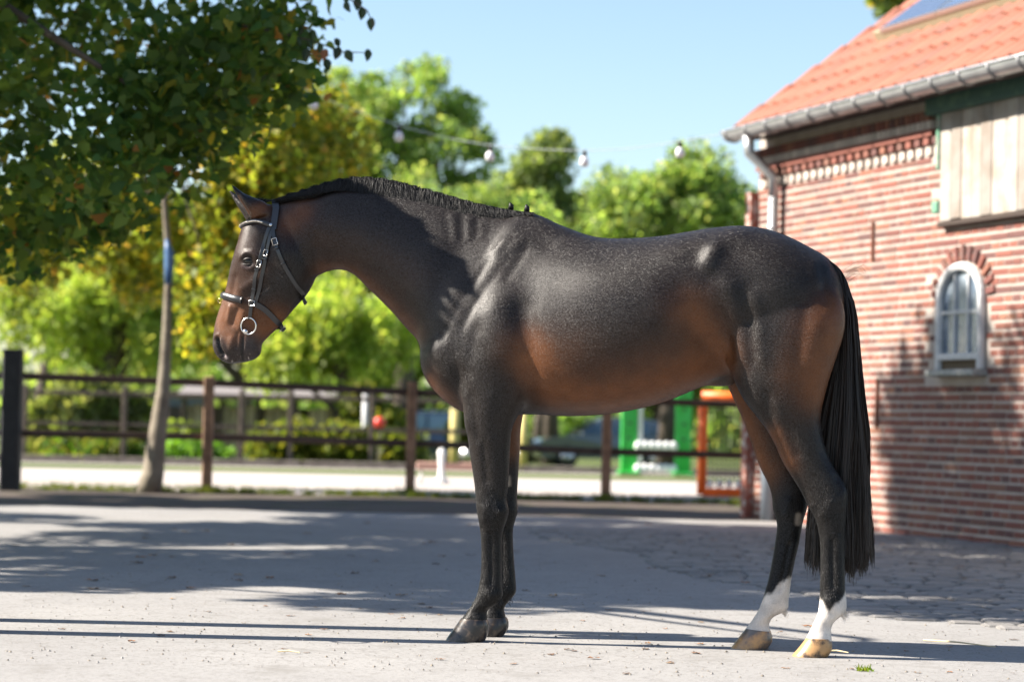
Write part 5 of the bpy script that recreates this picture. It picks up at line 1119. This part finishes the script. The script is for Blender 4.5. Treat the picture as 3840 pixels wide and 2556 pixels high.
ribbons('whisker', cur, .00022, .0001, mat('whisker_hair', (.22, .19, .17), .5), HORSE)

# ================================================================== the bridle
BR = empty('bridle'); BR.matrix_world = HORSE.matrix_world.copy()
tag(BR, 'black leather snaffle bridle with a sparkling browband on the bay head', 'bridle')
M_LEATHER = mat('bridle_leather', (.018, .018, .02), .34, spec=.6, bump=(260, .25, .0008)); M_STEEL = mat('bit_steel', (.68, .64, .6), .22, 1.0); M_BRASS = mat('brass_fitting', (.75, .52, .25), .25, 1.0); M_BEAD = mat('browband_bead', (.8, .7, .58), .12, .6, vary=.3)
def surf(x, y, sgn=1, off=.004):
    c = hp(x, y, .06*sgn); hit = BVH.ray_cast(Vector((c[0], -.4*sgn, c[2])), Vector((0, sgn, 0)))
    # the head is narrow: where the ray misses the silhouette, take the nearest surface point
    if hit[0] is None or abs(hit[0].y) > .2:
        q = BVH.find_nearest(Vector((c[0], -.02*sgn, c[2]))); P, n = q[0], q[1]
    else: P, n = hit[0], hit[1]
    return np.array(P)+np.array(n)*off, np.array(n)
def strap(name, P, Nn, w, th=.0022, material=None, puff=0):
    P = np.asarray(P); Nn = np.asarray(Nn); m = len(P); t = np.gradient(P, axis=0); t /= np.linalg.norm(t, axis=1)[:, None]
    sd = np.cross(t, Nn); sd /= np.linalg.norm(sd, axis=1)[:, None]; w = np.full(m, w) if np.isscalar(w) else np.asarray(w)
    prof = [(-1, -.8), (-1, .75), (-.9, 1), (-.5, 1+puff), (0, 1+1.5*puff), (.5, 1+puff), (.9, 1), (1, .75), (1, -.8)]; K = len(prof); V = []
    for i in range(m):
        for a, b_ in prof: V.append(P[i]+sd[i]*w[i]/2*a+Nn[i]*th*b_)
    F = [(i*K+j, i*K+(j+1) % K, (i+1)*K+(j+1) % K, (i+1)*K+j) for i in range(m-1) for j in range(K)]+[tuple(range(K)), tuple(reversed([(m-1)*K+j for j in range(K)]))]
    return mesh_obj(name, V, F, material or M_LEATHER, BR, puff > .5)
def side_strap(name, pts, w, off=.005, sub=6, sgn=1, **k):
    q = crom(pts, sub); R = [surf(x, y, sgn, off) for x, y in q]; P = np.array([r[0] for r in R]); Nn = np.array([r[1] for r in R])
    for _ in range(4):
        P[1:-1] = P[1:-1]*.5+(P[:-2]+P[2:])*.25; Nn[1:-1] = Nn[1:-1]*.5+(Nn[:-2]+Nn[2:])*.25
    Nn /= np.linalg.norm(Nn, axis=1)[:, None]
    return strap(name, P, Nn, w, **k)
def wrap(name, a, b_, mid_dir, w, off=.005, ang=(0, 360), bow=0, n=44, **k):
    """strap in a plane through pixels a (front) and b_ (back) across the head; rays from the axis outwards"""
    A = hp(*a); Bq = hp(*b_); c = (A+Bq)/2; f = (A-Bq); f /= np.linalg.norm(f); P = []; Nn = []
    for i in range(n+1):
        th = math.radians(ang[0]+(ang[1]-ang[0])*i/n); d = f*math.cos(th)+np.array([0, -1, 0])*math.sin(th)
        up = np.array([-f[2], 0, f[0]])*bow*math.sin(th)**2
        o = Vector(tuple(c+up)); D = Vector(tuple(d)); hit = BVH.ray_cast(o+D*.45, -D)
        if hit[0] is None: continue
        P.append(np.array(hit[0])+d*off); Nn.append(d)
    P = np.array(P)
    for _ in range(3): P[1:-1] = P[1:-1]*.5+(P[:-2]+P[2:])*.25
    return strap(name, P, Nn, w, **k)
# headpiece over the poll, both sides
_side = [(1034, 775), (1035, 800), (1036, 830), (1034, 862)]
Rn = [surf(x, y, 1, .005) for x, y in crom(_side, 3)]; Rf = [surf(x, y, -1, .005) for x, y in crom(_side, 3)]
top = hp(1032, 750); P = [r[0] for r in reversed(Rf)]+[np.array([top[0], .02, top[2]]), np.array([top[0], 0, top[2]+.004]), np.array([top[0], -.02, top[2]])]+[r[0] for r in Rn]
P = np.array(P)
for _ in range(2): P[1:-1] = P[1:-1]*.5+(P[:-2]+P[2:])*.25
ctr = np.array([top[0], 0, hp(1035, 840)[2]]); Nn = P-ctr; Nn[:, 0] = 0; Nn /= np.linalg.norm(Nn, axis=1)[:, None]
strap('headpiece', P, Nn, .027, th=.004)
for sg in (1, -1):
    side_strap('cheekpiece', [(1020, 858), (1004, 915), (992, 958), (982, 999), (970, 1040), (959, 1085), (951, 1130), (944, 1165), (939, 1196)], .0145, .0085, sgn=sg)
    side_strap('noseband_strap', [(1028, 858), (1022, 910), (1013, 948), (1004, 999), (992, 1042), (978, 1092), (964, 1132)], .0145, .005, sgn=sg)
    side_strap('throatlatch', [(1034, 862), (1040, 894), (1050, 925), (1063, 955), (1081, 999), (1098, 1035), (1116, 1075), (1132, 1112)], .015, .005, sgn=sg)
jaw = [surf(1132, 1112, 1, .005)[0], hp(1142, 1130, .03), hp(1147, 1138, 0), hp(1142, 1130, -.03), surf(1132, 1112, -1, .005)[0]]
strap('throatlatch_loop', crom(jaw, 4), [(.8, 0, -.6)]*17, .015)
# browband: from the headpiece round the forehead
bb = []
for sg in (1, -1):
    R = [surf(x, y, sg, .006) for x, y in crom([(1026, 849), (997, 839), (964, 832), (940, 836)], 4)]; bb.append(R)
fr = hp(905, 856); P = [r[0] for r in bb[0]]+[np.array([hp(917, 846)[0], -.05, hp(917, 846)[2]]), np.array([fr[0]-.004, 0, fr[2]]), np.array([hp(917, 846)[0], .05, hp(917, 846)[2]])]+[r[0] for r in reversed(bb[1])]
P = crom(P, 2)
for _ in range(3): P[1:-1] = P[1:-1]*.5+(P[:-2]+P[2:])*.25
c0 = hp(1010, 850); Nn = P-np.array([c0[0], 0, c0[2]]); Nn[:, 2] *= .2; Nn /= np.linalg.norm(Nn, axis=1)[:, None]
strap('browband', P, Nn, .017, th=.004, puff=.4)
bd = MB(); m_ = len(P)
for i in range(70):
    f = .16+.68*i/69*1.0; k = f*(m_-1); j = int(k); q = P[j]*(1-(k-j))+P[min(j+1, m_-1)]*(k-j); bd.ball(q+Nn[j]*.0068, .0036, 6)
bd.build('bead_row', M_BEAD, BR, True)['kind'] = 'stuff'
# noseband: padded front half and the strap under the jaw
wrap('noseband', (829, 1104), (1052, 1160), None, .027, .006, (-82, 82), n=40, th=.0055, puff=.7)
for sg in (1, -1):
    side_strap('chin_strap', [(940, 1133), (964, 1141), (994, 1158), (1015, 1183), (1035, 1212), (1050, 1226)], .0215, .006, sgn=sg)
cj = [surf(1048, 1224, 1, .005)[0], hp(1062, 1234, .025), hp(1066, 1237, 0), hp(1062, 1234, -.025), surf(1048, 1224, -1, .005)[0]]
strap('chin_strap', crom(cj, 4), [(.75, 0, -.65)]*17, .02)
# metalwork
for sg in (1, -1):
    c, n = surf(934, 1221, sg, .012); MB().torus(c, .0325, .0034, (0.1, 1, 0), 32, 8).build('bit_ring', M_STEEL, BR, True)
    c2, n2 = surf(922, 1243, sg, .010); MB().ball(c2, .0125, 14).build('bit_end', M_STEEL, BR, True)
    for (x, y, w_, h_, a) in ((986, 990, 17, 26, 15), (1010, 952, 15, 24, 15), (1046, 912, 20, 26, -18), (951, 1136, 22, 20, 5)):
        c, n = surf(x, y, sg, .012); R_ = []
        for (i, j) in ((-1, -1), (-1, 1), (1, 1), (1, -1), (-1, -1)):
            dx, dz = i*w_/2/970, j*h_/2/970; r_ = math.radians(a); R_.append(c+np.array([dx*math.cos(r_)+dz*math.sin(r_), 0, -dx*math.sin(r_)+dz*math.cos(r_)]))
        MB().tube(R_, .0017, 6).build('buckle', M_STEEL, BR, True)
    for (x, y, a) in ((976, 1012, 15), (1053, 936, -18), (960, 1082, 15), (1077, 990, -22), (1006, 975, 15)):
        c, n = surf(x, y, sg, .0105); MB().bbox(c, (.018, .008, .007), .002, Matrix.Rotation(math.radians(a), 3, 'Y')).build('keeper', M_LEATHER, BR)
c, n = surf(1026, 849, 1, .011); MB().lathe([(.0065, 0), (.0065, .003), (.004, .004)], c, 14, Vector(n).to_track_quat('Z', 'Y').to_matrix()).build('stud', M_STEEL, BR, True)
MB().torus(hp(824, 1127), .0085, .0018, (.3, 1, .2), 20, 6).build('noseband_ring', M_BRASS, BR, True)
c = hp(1059, 1231, .02); MB().tube([c+np.array([-.012, 0, -.014]), c+np.array([.012, 0, .012])], .002, 6).build('buckle', M_STEEL, BR)
